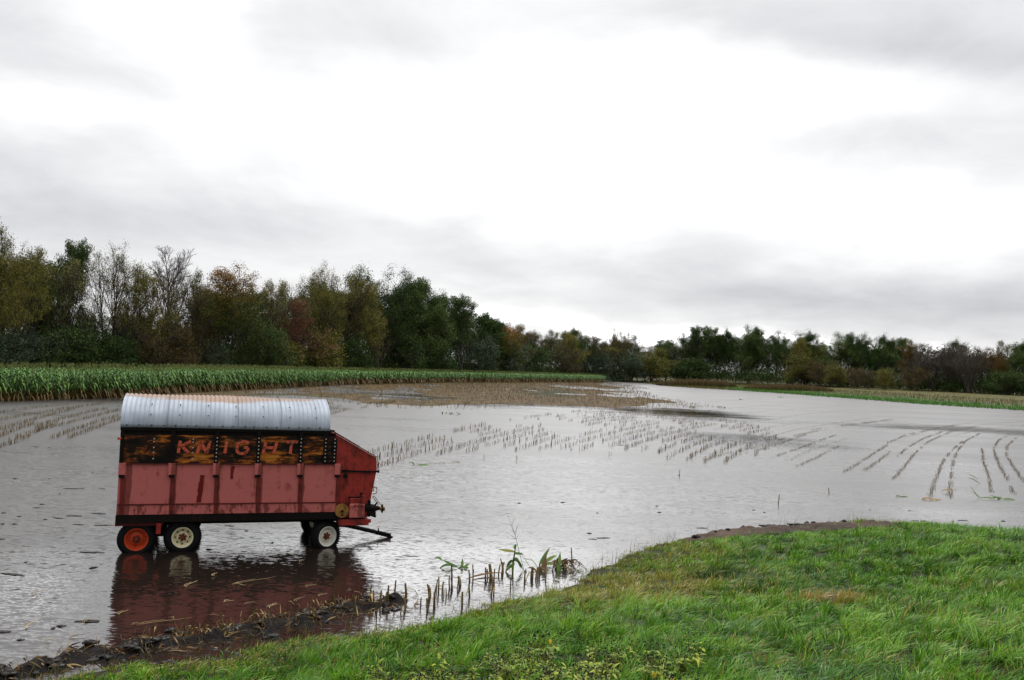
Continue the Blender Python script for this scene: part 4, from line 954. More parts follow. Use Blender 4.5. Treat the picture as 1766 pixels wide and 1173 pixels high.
# density polygons in the field: (px,py) of photographed patches of stubble turned into places on the ground
PATCH = [([(575, 700), (700, 712), (860, 705), (1100, 708), (1330, 745), (1345, 775), (1240, 800), (1120, 790), (1040, 785), (960, 770), (830, 778), (650, 790), (575, 745)], .05),
         ([(1030, 700), (1200, 705), (1335, 745), (1340, 770), (1250, 792), (1110, 782), (1030, 760)], -.12), ([(585, 735), (760, 725), (960, 740), (950, 776), (700, 786), (650, 810), (600, 785)], -.25),
         ([(1000, 715), (1150, 712), (1230, 735), (1150, 765), (1010, 760)], -.35), ([(440, 690), (1000, 700), (1000, 735), (590, 735), (560, 700)], .12)]
kp = np.zeros(len(cand), bool)
for poly, th in PATCH: kp |= (sdist(pxc, pyc, poly) > 6 * vnoise(cand[:, 0], cand[:, 1], 4, 33)) & (dens > th)
kp &= rs.rand(len(cand)) < .58
for x, y in cand[kp]: stub.append((x, y, rs.uniform(.5, 1.15) * (1.0 if rs.rand() < .9 else 1.4)))
# near the shore, in front of the grass: scattered upright stalks as photographed
NEAR = [(640, 1046, 1.2), (655, 1044, 1.1), (668, 1040, 1.1), (680, 1036, 1.0), (701, 1036, 1.4), (650, 1060, .8), (737, 1055, 1.0), (750, 1048, 1.1), (741, 1028, 1.1), (748, 1030, 1.0), (757, 1020, 1.0), (762, 1022, 1.1), (774, 1015, 1.0), (738, 1036, .8), (780, 1008, 1.1),
        (781, 1018, .9), (793, 1012, 1.1), (797, 1045, 1.3), (810, 1030, 1.1), (811, 1002, 1.1), (838, 998, 1.1), (846, 995, 1.1), (849, 998, 1.2), (851, 1010, 1.1), (859, 990, 1.0), (864, 990, .9), (868, 988, 1.1), (846, 1028, 1.0), (852, 1024, 1.0), (905, 1002, 1.1), (915, 997, 1.0), (919, 998, 1.2), (923, 998, 1.1), (926, 996, 1.0),
        (952, 985, .9), (958, 982, .9), (987, 968, .9), (770, 1030, .8), (725, 1045, .8), (700, 1052, .9), (690, 1058, .7), (880, 1015, .8), (940, 1000, .9)]
for (x, y, s_) in NEAR:
    X, Y = at(x, y); stub.append((X, Y, s_ * 1.15)); 
    if rs.rand() < .5: stub.append((X + rs.normal() * .06, Y + .05 + .08 * rs.rand(), s_ * .9))
for _ in range(60):
    t = rs.rand(); x, y = 250 + 400 * t, 1112 - 70 * t; X, Y = at(x, y + rs.normal() * 10); stub.append((X, Y, rs.uniform(.5, 1.0)))
for (x, y) in [(640, 795), (652, 800), (690, 780), (1050, 770), (1172, 822), (890, 795), (835, 792), (985, 778), (1342, 870), (1430, 850)]: X, Y = at(x, y); stub.append((X, Y, 1.1))
print('stubble', len(stub))
stub = [q for q in stub]; sh = height(np.array([q[0] for q in stub]), np.array([q[1] for q in stub]))
ordr = sorted(range(len(stub)), key=lambda i: stub[i][1] - 3 * stub[i][2]); parts = []
for rank, i in enumerate(ordr):
    x, y, s_ = stub[i]; z = max(0.0, sh[i]); rz_ = rs.uniform(0, 6.28)
    if rank < 290:
        o = bpy.data.objects.new('stubble_stalk', SM[rs.randint(8)]); C.objects.link(o); o.location = (x, y, z); o.rotation_euler = (rs.normal() * .06, rs.normal() * .06, rz_); o.scale = (s_,) * 3
        tag(o, 'cut brown corn stalk standing upright in the flood water nearest the bank', 'corn stalk', 'cut corn stalks nearest the camera')
    else:
        v, q, t = SF[rs.randint(8)]; parts.append((xform(v, x, y, z, rz_, s_), q, t))
# dense stubble and residue on the damp brown ground before the corn
n = 42000; bx = rs.uniform(-36, 36, n); by = 72 + (rs.rand(n) ** .8) * 205
ok = (sdist(bx, by, BROWN) > 1.5 * vnoise(bx, by, 5, 35)); bx, by = bx[ok], by[ok]
rowp = (bx * 1.0 - (by - 100) * .16) / .76; bx += (np.round(rowp) - rowp) * .76 * .12
bz = height(bx, by); kk = (bz > -.10) & (sdist(bx, by, CORN) < -.3); bx, by, bz = bx[kk], by[kk], bz[kk]; print('residue', len(bx))
for x, y, z in zip(bx[:17000], by[:17000], bz[:17000]):
    v, q, t = SF[rs.randint(8)]; parts.append((xform(v, x, y, max(z, 0), rs.uniform(0, 6.28), rs.uniform(.8, 1.5)), q, t * .5 + rs.uniform(-.1, .5)))
V, Q, T = join(parts)
tag(link('corn_stubble', np_mesh('corn_stubble', V, quads=Q, attrs={'tint': T}), L_STUB), 'rows of cut corn stubble poking through the flood water across the field', 'stubble', kind='stuff')

# ------------------------------------------------------------------ grass on the bank
def bank_at(px, py):
    d_ = CM @ np.array([(px - PW / 2) / F_PX, -(py - PH / 2) / F_PX, -1.0]); ts = np.linspace(3, 40, 800); hh_ = height(d_[0] * ts, d_[1] * ts); zz = CAM_H + d_[2] * ts; i = int(np.argmax(zz < hh_)); return d_[0] * ts[i], d_[1] * ts[i]
def blades(P, L, wid, lean, col, rs, nseg=3):
    """P base (n,3), lean (n,2) horizontal tip offset as fraction of L, col (n,3)"""
    n = len(P); az = rs.uniform(0, 6.28, n); s_ = np.stack([np.cos(az), np.sin(az), np.zeros(n)], 1)
    V = np.zeros((n, 2 * nseg + 1, 3)); cv = np.zeros((n, 2 * nseg + 1, 3)); ln = np.linalg.norm(lean, axis=1)
    for i in range(nseg + 1):
        t = i / nseg; hz_ = lean * (t ** 1.7)[..., None] if hasattr(t, 'shape') else lean * t ** 1.7
        zz = L * (t - .45 * np.minimum(ln, 1.2) * t ** 2.2); c_ = P + np.stack([hz_[:, 0] * L, hz_[:, 1] * L, zz], 1)
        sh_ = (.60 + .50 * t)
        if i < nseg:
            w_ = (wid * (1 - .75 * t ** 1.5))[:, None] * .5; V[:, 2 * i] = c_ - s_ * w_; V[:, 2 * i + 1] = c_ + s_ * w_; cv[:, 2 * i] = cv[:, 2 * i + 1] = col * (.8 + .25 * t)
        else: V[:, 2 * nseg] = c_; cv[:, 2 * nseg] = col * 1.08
    b_ = (np.arange(n) * (2 * nseg + 1))[:, None]; Q = np.concatenate([b_ + np.array([[2 * i, 2 * i + 1, 2 * i + 3, 2 * i + 2]]) for i in range(nseg - 1)]); T = b_ + np.array([[2 * nseg - 2, 2 * nseg - 1, 2 * nseg]])
    return V.reshape(-1, 3), Q, T, cv.reshape(-1, 3)
m, nt, b = new_mat('grass_blades'); ca = nt.new('ShaderNodeAttribute', attribute_name='col').outputs['Color']
nt.l.new(ca, b.inputs['Base Color']); b.inputs['Roughness'].default_value = .42; b.inputs['Specular IOR Level'].default_value = .28
tr = nt.new('ShaderNodeBsdfTranslucent'); nt.l.new(nt.mix(1.0, ca, (1.1, 1.3, .5), 'MULTIPLY'), tr.inputs[0]); mxs = nt.new('ShaderNodeMixShader'); mxs.inputs[0].default_value = .28
nt.l.new(b.outputs[0], mxs.inputs[1]); nt.l.new(tr.outputs[0], mxs.inputs[2]); nt.l.new(mxs.outputs[0], nt.n['Material Output'].inputs[0]); M_GRASS = m
rs = np.random.RandomState(21)
nt_ = 26000; cx_ = rs.uniform(-9, 20, nt_); cy_ = 5.5 + rs.rand(nt_) * 21.5; keep = rs.rand(nt_) < np.clip(13.0 / cy_, .45, 1.0); cx_, cy_ = cx_[keep], cy_[keep]; nt_ = len(cx_)
tr_ = rs.uniform(.05, .20, nt_); tj = rs.normal(size=nt_); th_ = rs.uniform(.55, 1.35, nt_); nb = rs.randint(14, 46, nt_); ti = np.repeat(np.arange(nt_), nb); n = len(ti)
ra, aa = np.sqrt(rs.rand(n)), rs.uniform(0, 6.28, n); rad = np.stack([np.cos(aa), np.sin(aa)], 1) * ra[:, None]; X = cx_[ti] + rad[:, 0] * tr_[ti]; Y = cy_[ti] + rad[:, 1] * tr_[ti]
pxg, pyg = proj(np.stack([X, Y, np.maximum(0, height(X, Y))], 1))
ok = (pxg > -330) & (pxg < 2100) & (pyg < 1420); X, Y, ti, rad = X[ok], Y[ok], ti[ok], rad[ok]
db = bank_d(X, Y) + .10; ba = sdist(X, Y, BARE) + .2 * vnoise(X, Y, .6, 42)
ok = (db > -.35) & ((ba < 0.0) | (rs.rand(len(X)) < .02)); X, Y, db, ti, rad = X[ok], Y[ok], db[ok], ti[ok], rad[ok]
ok = (rs.rand(len(X)) < sstep(-.35, .15, db)); X, Y, db, ti, rad = X[ok], Y[ok], db[ok], ti[ok], rad[ok]
print('blades', len(X))
Z = np.maximum(height(X, Y), -.03)
clump = vnoise(X, Y, .55, 43, 3); big = vnoise(X, Y, 2.6, 44, 3); fine = vnoise(X, Y, .22, 45, 2)
L = .11 + .08 * np.clip(clump + .5, 0, 1.4) + .06 * np.clip(big + .3, 0, 1) + .04 * fine; L *= rs.uniform(.6, 1.35, len(X)) * th_[ti]
L *= .55 + .45 * sstep(0, 1.2, db)
def spot(cx, cy, r): return np.exp(-((X - cx) ** 2 + (Y - cy) ** 2) / r ** 2)
def spx(px, py, r, h=1.0):
    cx, cy = bank_at(px, py); return spot(cx, cy, r)
ta = vnoise(X, Y, .33, 46, 3) * 2.2; wind = np.array([.42, -.18])
lean = np.stack([wind[0] + .30 * np.cos(ta * 3) + rs.normal(size=len(X)) * .26, wind[1] + .35 * np.sin(ta * 3) + rs.normal(size=len(X)) * .26], 1) + rad * .75
tuft = spx(1237, 992, .42) ; L = L * (1 + 1.3 * tuft); dry1 = spx(1425, 1035, .50); dry2 = spx(1120, 1010, 1.5, .55) * .8 + spx(1060, 1030, 1.2, .5) * .6 + spx(1180, 960, 1.0, .3) * .5
tuft2 = np.maximum(spot(10.45, 25.6, .45), .5 * spot(11.6, 25.0, .8)); L = L * (1 + 1.6 * tuft2)
dark = np.array([.020, .072, .005]); mid = np.array([.098, .255, .014]); lite = np.array([.29, .48, .080]); straw = np.array([.50, .43, .13]); brn = np.array([.13, .075, .028]); blue = np.array([.22, .36, .20])
u = np.clip(.40 + .30 * clump + .30 * big + .20 * fine + .26 * tj[ti] + .20 * rs.normal(size=len(X)), 0, 1)[:, None]
colg = np.where(u < .5, dark + (mid - dark) * u * 2, mid + (lite - mid) * (u - .5) * 2)
bl = (np.clip(vnoise(X, Y, 1.1, 47, 2) - .15, 0, 1) * (rs.rand(len(X)) < .55))[:, None] * .9; colg = colg * (1 - bl) + blue * bl
dryf = np.clip(dry2 * 1.5 + .30 * np.clip(vnoise(X, Y, 1.6, 48, 3) - .15, 0, 1) * 2 + .55 * sstep(1.3, .1, db), 0, 1); L = L * (1 + .15 * dry1) * (1 - .5 * np.exp(-np.maximum(-ba[:len(X)] if False else sdist(X, Y, BARE) * -1, 0) / .8)); dryf = dryf * (1 - np.clip(1.4 * tuft, 0, 1)); pick = rs.rand(len(X)) < dryf * .8
sm = rs.rand(len(X))[:, None]; colg = np.where(pick[:, None], straw * (.35 + .75 * sm) * np.where(rs.rand(len(X)) < .25, .45, 1.)[:, None], colg)
pick = rs.rand(len(X)) < np.clip(dry1 * 1.3, 0, .85) + .05 + .25 * (th_[ti] < .62); colg = np.where(pick[:, None], np.array([.27, .135, .05]) * sm + straw * (1 - sm) * .8, colg)
colg = colg * (1 - .60 * tuft[:, None])
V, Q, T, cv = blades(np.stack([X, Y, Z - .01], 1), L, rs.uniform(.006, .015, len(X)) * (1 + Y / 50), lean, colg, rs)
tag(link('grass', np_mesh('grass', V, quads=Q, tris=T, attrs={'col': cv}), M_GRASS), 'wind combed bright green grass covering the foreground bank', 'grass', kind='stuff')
# taller thin weeds along the waterline
n = 5200; X = rs.uniform(-7, 14, n * 6); Y = rs.uniform(9, 27, n * 6); db = bank_d(X, Y); ba = sdist(X, Y, BARE)
ok = (db > -.75) & (db < .9) & (ba < -.1) & (rs.rand(n * 6) < np.exp(-(db / .5) ** 2) * .75) & (vnoise(X, Y, .7, 49) > -.1); X, Y = X[ok], Y[ok]; print('weeds', len(X))
Z = np.maximum(height(X, Y), -.02); L = rs.uniform(.15, .42, len(X)); lean = rs.normal(size=(len(X), 2)) * .38 + np.array([.12, 0]); sm = rs.rand(len(X))[:, None]
cw = np.where(rs.rand(len(X))[:, None] < .5, np.array([.09, .12, .035]) * (.6 + sm), np.array([.17, .12, .055]) * (.6 + sm * .8))
V, Q, T, cv = blades(np.stack([X, Y, Z], 1), L, rs.uniform(.003, .007, len(X)) * 1.2, lean, cw, rs)
tag(link('shore_weeds', np_mesh('shore_weeds', V, quads=Q, tris=T, attrs={'col': cv}), M_GRASS), 'thin brownish weeds fringing the waterline at the foot of the bank', 'weeds', kind='stuff')
# meadow grass strip on the far right shore, and tawny grass behind it
n = 110000; X = rs.uniform(40, 190, n); Y = rs.uniform(120, 330, n); dm_ = sdist(X, Y, MEAD); ok = (dm_ > -2.5 + 2 * vnoise(X, Y, 5, 50)) & (dm_ < 40) & (rs.rand(n) < np.where(dm_ < 10, 1, .35)); X, Y, dm_ = X[ok], Y[ok], dm_[ok]
Z = np.maximum(height(X, Y), 0); g_ = (dm_ + 5 * vnoise(X, Y, 12, 51) < 17) & (X > 62 + 0 * Y) ; sm = rs.rand(len(X))[:, None]
cw = np.where(g_[:, None], np.array([.055, .15, .020]) * (.6 + sm), np.array([.11, .095, .028]) * (.5 + sm))
V, Q, T, cv = blades(np.stack([X, Y, Z], 1), rs.uniform(.35, .9, len(X)), np.full(len(X), .10), rs.normal(size=(len(X), 2)) * .3, cw, rs, 2)
tag(link('meadow_grass', np_mesh('meadow_grass', V, quads=Q, tris=T, attrs={'col': cv}), M_GRASS), 'strip of green and tawny rough grass on the far right shore', 'grass', kind='stuff')
# reed mounds
def reed_mound(pxs, pye, Dm, hh, label, seed):
    rs_ = np.random.RandomState(seed); (xa, ya), (xb, yb) = [((p - 883) / F_PX * Dm, Dm) for p in pxs]; n = 9000
    t = rs_.rand(n); q = rs_.normal(size=n) * 2.2; X = xa + (xb - xa) * t; Y = ya + q + 10 * t * 0; Z = height(X, Y)
    Lr = hh * (.35 + .65 * np.sin(np.pi * np.clip(t, .02, .98)) ** .5) * rs_.uniform(.7, 1.1, n); sm = rs_.rand(n)[:, None]
    topc = (rs_.rand(n) < .6)[:, None]; cw = np.where(topc, np.array([.125, .080, .045]), np.array([.035, .042, .015])) * (.6 + .7 * sm)
    Lr = np.where(topc[:, 0], Lr, Lr * .75)
    V, Q, T, cv = blades(np.stack([X, Y, Z], 1), Lr, np.full(n, .13), rs_.normal(size=(n, 2)) * .18, cw, rs_, 2)
    cv = cv * np.where(V[:, 2:3] - 0 > .0, 1, 1)
    o = link('reed_bed', np_mesh('reed_bed', V, quads=Q, tris=T, attrs={'col': cv}), M_GRASS); tag(o, label, 'reeds', 'reed mounds on the far shore', 'stuff')
reed_mound((1138, 1268), 0, 268, 2.6, 'brown topped reed mound left of the gap, beyond the water channel', 61)
reed_mound((1290, 1432), 0, 250, 1.9, 'longer and lower reed mound right of the gap, behind the meadow edge', 62)

# ------------------------------------------------------------------ things standing or floating in the near water
L_FRESH = leaf_mat('fresh_corn_leaf', [(0, (.035, .075, .012)), (.6, (.085, .16, .025)), (.85, (.17, .22, .05)), (1, (.30, .17, .04))], rough=.4, objvar=.05)
L_DRYL = leaf_mat('dead_leaf', [(0, (.035, .022, .012)), (.5, (.14, .080, .030)), (1, (.36, .26, .13))], rough=.6, objvar=.2)
def leafpath(p0, az, L, rise, drop, n=6):
    t = np.linspace(0, 1, n); return np.stack([p0[0] + np.cos(az) * L * t, p0[1] + np.sin(az) * L * t, p0[2] + L * (rise * t - drop * t * t)], 1)
LW = np.array([.45, 1.1, 1.25, 1.05, .7, .06])
def one(name, parts, mat, loc, label, cat, group=None, parent=None):
    V, Q, T = join(parts); o = link(name, np_mesh(name, V, quads=Q, attrs={'tint': T}), mat, parent)
    o.location = loc
    if parent is None: tag(o, label, cat, group)
    return o
# the surviving green corn plant
x, y = at(884, 985); root = empty('corn_plant', (x, y, 0)); tag(root, 'short green corn plant with broad level leaf standing alone in the near water', 'corn plant')
V, Q = seg_tubes([(np.array([0, 0, -.1]), np.array([.01, 0, .22]), .02, .02), (np.array([.01, 0, .22]), np.array([.045, 0, .55]), .02, .01)], 6)
one('stalk', [(V, Q, np.full(len(V), .2))], L_FRESH, (0, 0, 0), None, None, parent=root)
for az, z0, L_, ri, dr_, w_, tn in ((3.2, .40, .34, .08, -.02, .055, .9), (.1, .36, .20, .1, .2, .05, .3), (2.6, .2, .18, .3, 1.2, .06, .1), (.5, .22, .22, .3, 1.3, .06, .15), (4.5, .18, .16, .5, 1.6, .05, .2), (5.6, .26, .18, .6, 1.6, .05, .1), (1.4, .45, .12, 1.2, .6, .05, .6), (3.6, .12, .2, .1, .8, .06, .5)):
    one('leaf', [strip(leafpath((.02, 0, z0), az, L_, ri, dr_), LW * w_, tn, nrm=np.array([.1, -.7, .7]))], L_FRESH, (0, 0, 0), None, None, parent=root)
# tall thin flowering weed leaning behind it
x, y = at(905, 985); root = empty('tall_weed', (x, y, 0)); tag(root, 'tall thin branching weed leaning left above the lone green corn plant', 'weed')
pts = [(0, 0, -.05), (-.12, .05, .35), (-.2, .08, .62), (-.30, .1, .9), (-.42, .12, 1.14)]
mb = MB(); mb.tube(pts, [.006, .005, .004, .003, .002], 5); st_ = mb.build('stem', L_FRESH, root)
mb = MB()
for p0, dx_, dz_ in (((-.2, .08, .62), -.2, .12), ((-.24, .09, .72), .08, .2), ((-.24, .09, .72), -.12, .22), ((-.30, .1, .9), .06, .2), ((-.30, .1, .9), -.24, .04), ((-.42, .12, 1.14), -.14, -.07), ((-.42, .12, 1.14), .14, .0), ((-.22, .09, .68), .02, .22), ((-.16, .07, .5), -.14, .02), ((-.2, .08, .62), .06, .14)):
    mb.tube([p0, (p0[0] + dx_ * .5, p0[1], p0[2] + dz_ * .6), (p0[0] + dx_, p0[1] + .02, p0[2] + dz_)], [.003, .0025, .0015], 4)
mb.build('side_branch', L_FRESH, root)
parts = [strip(leafpath((-.14, .06, .44), 3.1, .15, .15, .1), LW * .022, .3), strip(leafpath((-.14, .06, .44), .2, .14, .2, .2), LW * .022, .3), strip(leafpath((.15, 0, .02), 2.4, .45, 1.0, .2), LW * .012, .5), strip(leafpath((.3, 0, .02), 2.2, .4, .9, .4), LW * .02, .7)]
one('leaf', parts, L_FRESH, (0, 0, 0), None, None, parent=root)
# broken stalks with leaves
def junk(px, py, name, label, spec, mat=L_DRYL, cat='corn debris', lean=None):
    x, y = at(px, py); parts = []
    for (az, z0, L_, ri, dr_, w_, tn, ox_) in spec: parts.append(strip(leafpath((ox_, 0, z0), az, L_, ri, dr_), LW * w_, tn, nrm=np.array([.1, -.6, .8])))
    return one(name, parts, mat, (x, y, 0), label, cat)
junk(790, 980, 'broken_corn_plant', 'bent green corn stalk with curled leaves left of the lone corn plant', [(3.0, .02, .30, .3, -.1, .05, .2, 0), (2.4, .02, .36, .5, .3, .05, .4, -.1), (.2, .0, .25, .5, .6, .05, .1, 0), (1.6, 0, .2, 1.1, .3, .045, .3, .08), (3.4, .05, .25, .4, .7, .05, .2, -.15), (2.8, .15, .18, .9, .9, .05, .5, -.34), (.9, .0, .18, .9, .5, .05, .5, .12)], L_FRESH)
junk(805, 1000, 'fallen_stalk', 'long dry corn leaf arching just above the water beside the bent green stalk', [(.15, .02, .75, .38, .22, .035, .5, 0), (.12, .0, .6, .25, .2, .03, .2, .1), (1.3, -.02, .1, .8, .9, .02, .2, .1)])
junk(925, 985, 'broken_corn_plant', 'brown and green wilted corn plant right of the lone corn plant', [(1.2, 0, .32, 1.1, .2, .06, .3, .1), (.6, 0, .25, .9, .6, .05, .8, 0), (2.6, 0, .22, .8, .7, .05, .4, 0), (1.5, 0, .30, 1.0, .3, .05, .3, .18), (.3, .05, .2, .5, .8, .05, .5, 0), (4.5, .1, .2, .3, 1.0, .05, .2, .1)], L_DRYL)
junk(930, 975, 'corn_leaf', 'upright bright green corn leaf leaning right beside the wilted plant', [(.9, .0, .36, 1.0, .1, .06, .3, 0), (.4, .05, .3, .8, .3, .07, .7, .1), (.2, .02, .24, .5, .6, .07, .85, .14)], L_FRESH)
rs = np.random.RandomState(91); parts = []
for k in range(90): parts.append(strip(leafpath((rs.normal() * .13, rs.normal() * .10, rs.uniform(0, .14)), rs.uniform(0, 6.28), rs.uniform(.1, .26), rs.uniform(.1, 1.0), rs.uniform(.3, 1.4)), LW * rs.uniform(.012, .04), rs.uniform(.2, .8), nrm=rs.normal(size=3)))
x, y = at(975, 980); one('root_clump', parts, L_DRYL, (x, y, 0), 'round matted brown clump of roots and husks at the right end of the debris', 'root clump')
junk(962, 985, 'corn_leaf', 'wide upright green corn leaf just left of the matted brown clump', [(1.4, -.02, .34, 1.1, .1, .07, .5, 0), (1.7, -.02, .3, .9, .3, .06, .3, .05)], L_FRESH)
junk(998, 985, 'bent_reed', 'thin bent reeds crossing right of the matted brown clump', [(.3, .15, .25, .2, 1.0, .01, .2, -.05), (5.9, .2, .3, .0, .9, .01, .2, -.05), (2.8, 0, .3, .8, .4, .01, .2, .2)])
junk(1590, 862, 'fallen_stalk', 'tan corn leaf lying at the foot of the right hand stubble rows', [(.2, .05, .5, .2, .3, .06, .9, 0), (2.9, .05, .5, .3, .6, .06, .8, .4), (.4, 0, .4, .4, .6, .05, .8, .5), (3.3, .03, .4, .2, .3, .06, .9, .6)])
junk(1640, 850, 'fallen_stalk', 'tan corn leaf hooked on the second stubble row from the wagon side', [(3.1, .1, .4, .3, .5, .06, .9, 0), (.4, .1, .2, .3, .5, .06, .7, 0)])
junk(1552, 857, 'floating_leaf', 'small green corn leaf floating left of the tan ones', [(.1, .0, .4, .1, .15, .07, .2, 0), (2.9, .02, .15, .4, .5, .06, .4, 0)], L_FRESH)
junk(1730, 862, 'flattened_corn_plant', 'flattened green corn plant floating near the right edge', [(.1, .02, .6, .2, .3, .07, .5, 0), (3.0, .05, .5, .3, .4, .06, .3, 0), (2.5, .0, .4, .8, .6, .05, .2, -.1), (.6, .0, .4, .5, .7, .07, .7, -.2), (3.3, .03, .7, .2, .2, .05, .6, -.3), (1.8, .0, .5, 1.1, .3, .03, .2, -.9), (2.2, .0, .5, .9, .5, .03, .3, -.8)], L_FRESH)
junk(1690, 835, 'bent_reed', 'dark bent leaf standing behind the flattened corn plant at the right', [(2.6, 0, .5, 1.0, .6, .05, .1, .0), (2.3, .2, .5, .7, .3, .04, .1, -.1)], L_FRESH)
junk(715, 802, 'floating_leaf', 'small curled green leaf on the water right of the wagon hood', [(2.6, 0, .35, 1.0, 1.0, .06, .2, 0), (.1, 0, .5, .2, .2, .06, .6, .1)], L_FRESH)
parts = []
for k in range(16): parts.append(strip(leafpath((-.6 + 1.5 * k / 16, .0 + 1.6 * k / 16, .0), rs.uniform(0, 3.14), rs.uniform(.12, .3), rs.uniform(.3, .8), rs.uniform(.3, 1)), LW * .06, rs.uniform(.3, 1)))
x, y = at(750, 803); one('corn_trash', parts, L_DRYL, (x, y, 0), 'line of tangled corn trash on the water behind the wagon tongue', 'corn debris')
for px, py, sc_, lb in ((1346, 686, 1.8, 'small green clump in the far water, nearest the green grass strip'), (1243, 704, 2.2, 'leaning green shoot in the open far water, right of the brown stubble'), (1197, 704, 2.0, 'yellow green clump at the right tip of the brown stubble'), (780, 715, 1.6, 'yellow green clump at the near edge of the brown stubble'), (1277, 690, 1.4, 'tiny green shoot in the far water between the bigger clumps')):
    x, y = at(px, py); parts = [strip(leafpath((rs.normal() * .3, 0, 0), rs.uniform(0, 6.28), rs.uniform(.3, .6), 1.0, .6), LW * .10, rs.uniform(.3, .9)) for _ in range(9)]
    o = one('water_weed', parts, L_FRESH, (x, y, 0), lb, 'weed'); o.scale = (sc_ * .6,) * 3
# clods and straws left on the surface
M_CLOD = rusty('wet_clod', (0.011, .008, .006), (0.006, .004, .003), .5, .3)
def clod_mesh(seed, L_, W_, H_):
    r_ = np.random.RandomState(seed); nu_, nv2 = 14, 7; V = []
    for i in range(nv2 + 1):
        ph = math.pi * i / nv2
        for k in range(nu_): V.append((math.sin(ph) * math.cos(2 * math.pi * k / nu_) * L_, math.sin(ph) * math.sin(2 * math.pi * k / nu_) * W_, math.cos(ph) * H_))
    V = np.array(V) * (1 + .35 * r_.normal(size=(len(V), 1)).clip(-1, 1)); Q = [(i * nu_ + k, i * nu_ + (k + 1) % nu_, (i + 1) * nu_ + (k + 1) % nu_, (i + 1) * nu_ + k) for i in range(nv2) for k in range(nu_)]
    return np_mesh('mud_clod', V, quads=Q, smooth=True)
CL = [clod_mesh(1, .09, .06, .035), clod_mesh(2, .22, .07, .03), clod_mesh(3, .06, .05, .04), clod_mesh(4, .35, .08, .025)]
for c_ in CL: c_.materials.append(M_CLOD)
CP = [(128, 843, 3), (176, 843, 1), (103, 852, 2), (62, 876, 1), (72, 870, 0), (6, 885, 0), (33, 891, 0), (78, 896, 0), (100, 894, 1), (128, 890, 1), (170, 886, 1), (25, 904, 0), (5, 904, 2), (180, 906, 3), (203, 905, 0), (135, 905, 1), (0, 930, 1), (160, 953, 3), (24, 991, 3), (163, 979, 0), (158, 980, 2), (45, 970, 2), (85, 826, 0), (160, 815, 2), (182, 807, 2), (26, 826, 0),
      (60, 771, 1), (85, 772, 0), (895, 868, 0), (970, 867, 0), (1170, 820, 0), (1030, 885, 2), (1022, 930, 1), (1040, 928, 1), (1016, 920, 0), (1210, 911, 1), (1578, 898, 1), (1592, 899, 0), (1643, 899, 0), (1568, 881, 0), (1660, 898, 1), (1730, 899, 0), (1318, 884, 2), (1137, 884, 0), (1300, 880, 0), (1690, 910, 1), (1500, 880, 2), (1133, 873, 2),
      (360, 948, 0), (395, 907, 1), (425, 916, 0), (470, 936, 2), (985, 775, 0), (1070, 768, 1), (105, 1080, 0), (92, 1084, 2), (35, 1104, 0), (150, 1072, 1), (0, 1090, 1)]
for k, (px, py, ty) in enumerate(CP):
    x, y = at(px, py); o = bpy.data.objects.new('mud_clod', CL[ty]); C.objects.link(o); o.location = (x, y, .004); s_ = rs.uniform(.4, .75) * (1.0 if y < 40 else 1.4); o.scale = (s_, s_, s_ * .6); o.rotation_euler = (0, 0, rs.uniform(-.3, .3))
    kd = {0: 'small dark mud clod', 1: 'broad dark mud clod', 2: 'tiny round dark mud clod', 3: 'long flat dark mud bar'}[ty]; wh = 'left of the wagon' if px < 200 and py < 1000 else 'left of the wagon reflection' if px < 200 else 'under or before the wagon' if px < 500 else 'right of the wagon in the middle water' if px < 1150 else 'beyond the bare soil and bank at the right'
    tag(o, ' '.join(('%s in the water %s' % (kd, wh)).split()[:16]), 'mud clod', '%ss %s' % (kd, wh))
for k in range(16):
    px = 1195 + 17 * k + rs.normal() * 5; x, y = at(px, 932 - 22 * math.sin(min(1, k / 9) * 1.57) + rs.normal() * 1.5); o = bpy.data.objects.new('mud_clod', CL[(k * 7) % 3]); C.objects.link(o); o.location = (x, y - .25, max(0, hgt1(x, y - .25)) + .02); s_ = rs.uniform(.6, 1.2); o.scale = (s_, s_, s_); o.rotation_euler = (0, 0, rs.uniform(-.5, .5))
    tag(o, 'dark clod on the far rim of the bare soil patch on the bank', 'mud clod', 'clods on the rim of the bare soil')
L_STRAW = leaf_mat('pale_straw', [(0, (.10, .065, .03)), (.5, (.28, .20, .10)), (1, (.5, .40, .24))], rough=.6, objvar=.1)
SP2 = [(400, 1010, 475, 997), (270, 1106, 300, 1102), (290, 1066, 305, 1072), (205, 1062, 218, 1055), (225, 1080, 250, 1078), (360, 1062, 380, 1064), (145, 1076, 160, 1068), (80, 1108, 90, 1104), (120, 1102, 146, 1096), (370, 995, 372, 990), (520, 970, 523, 968), (320, 1014, 338, 1004), (420, 1045, 455, 1040), (235, 1080, 330, 1068), (527, 1014, 545, 1010), (510, 1040, 525, 1030),
       (400, 1008, 425, 1012), (55, 1026, 75, 1021), (290, 1125, 325, 1126), (470, 1046, 480, 1044), (340, 1088, 352, 1094), (385, 1040, 402, 1038), (320, 1082, 330, 1088), (245, 1102, 262, 1104), (550, 1030, 562, 1026), (465, 1050, 474, 1044), (395, 1098, 412, 1092), (45, 1086, 56, 1074)]
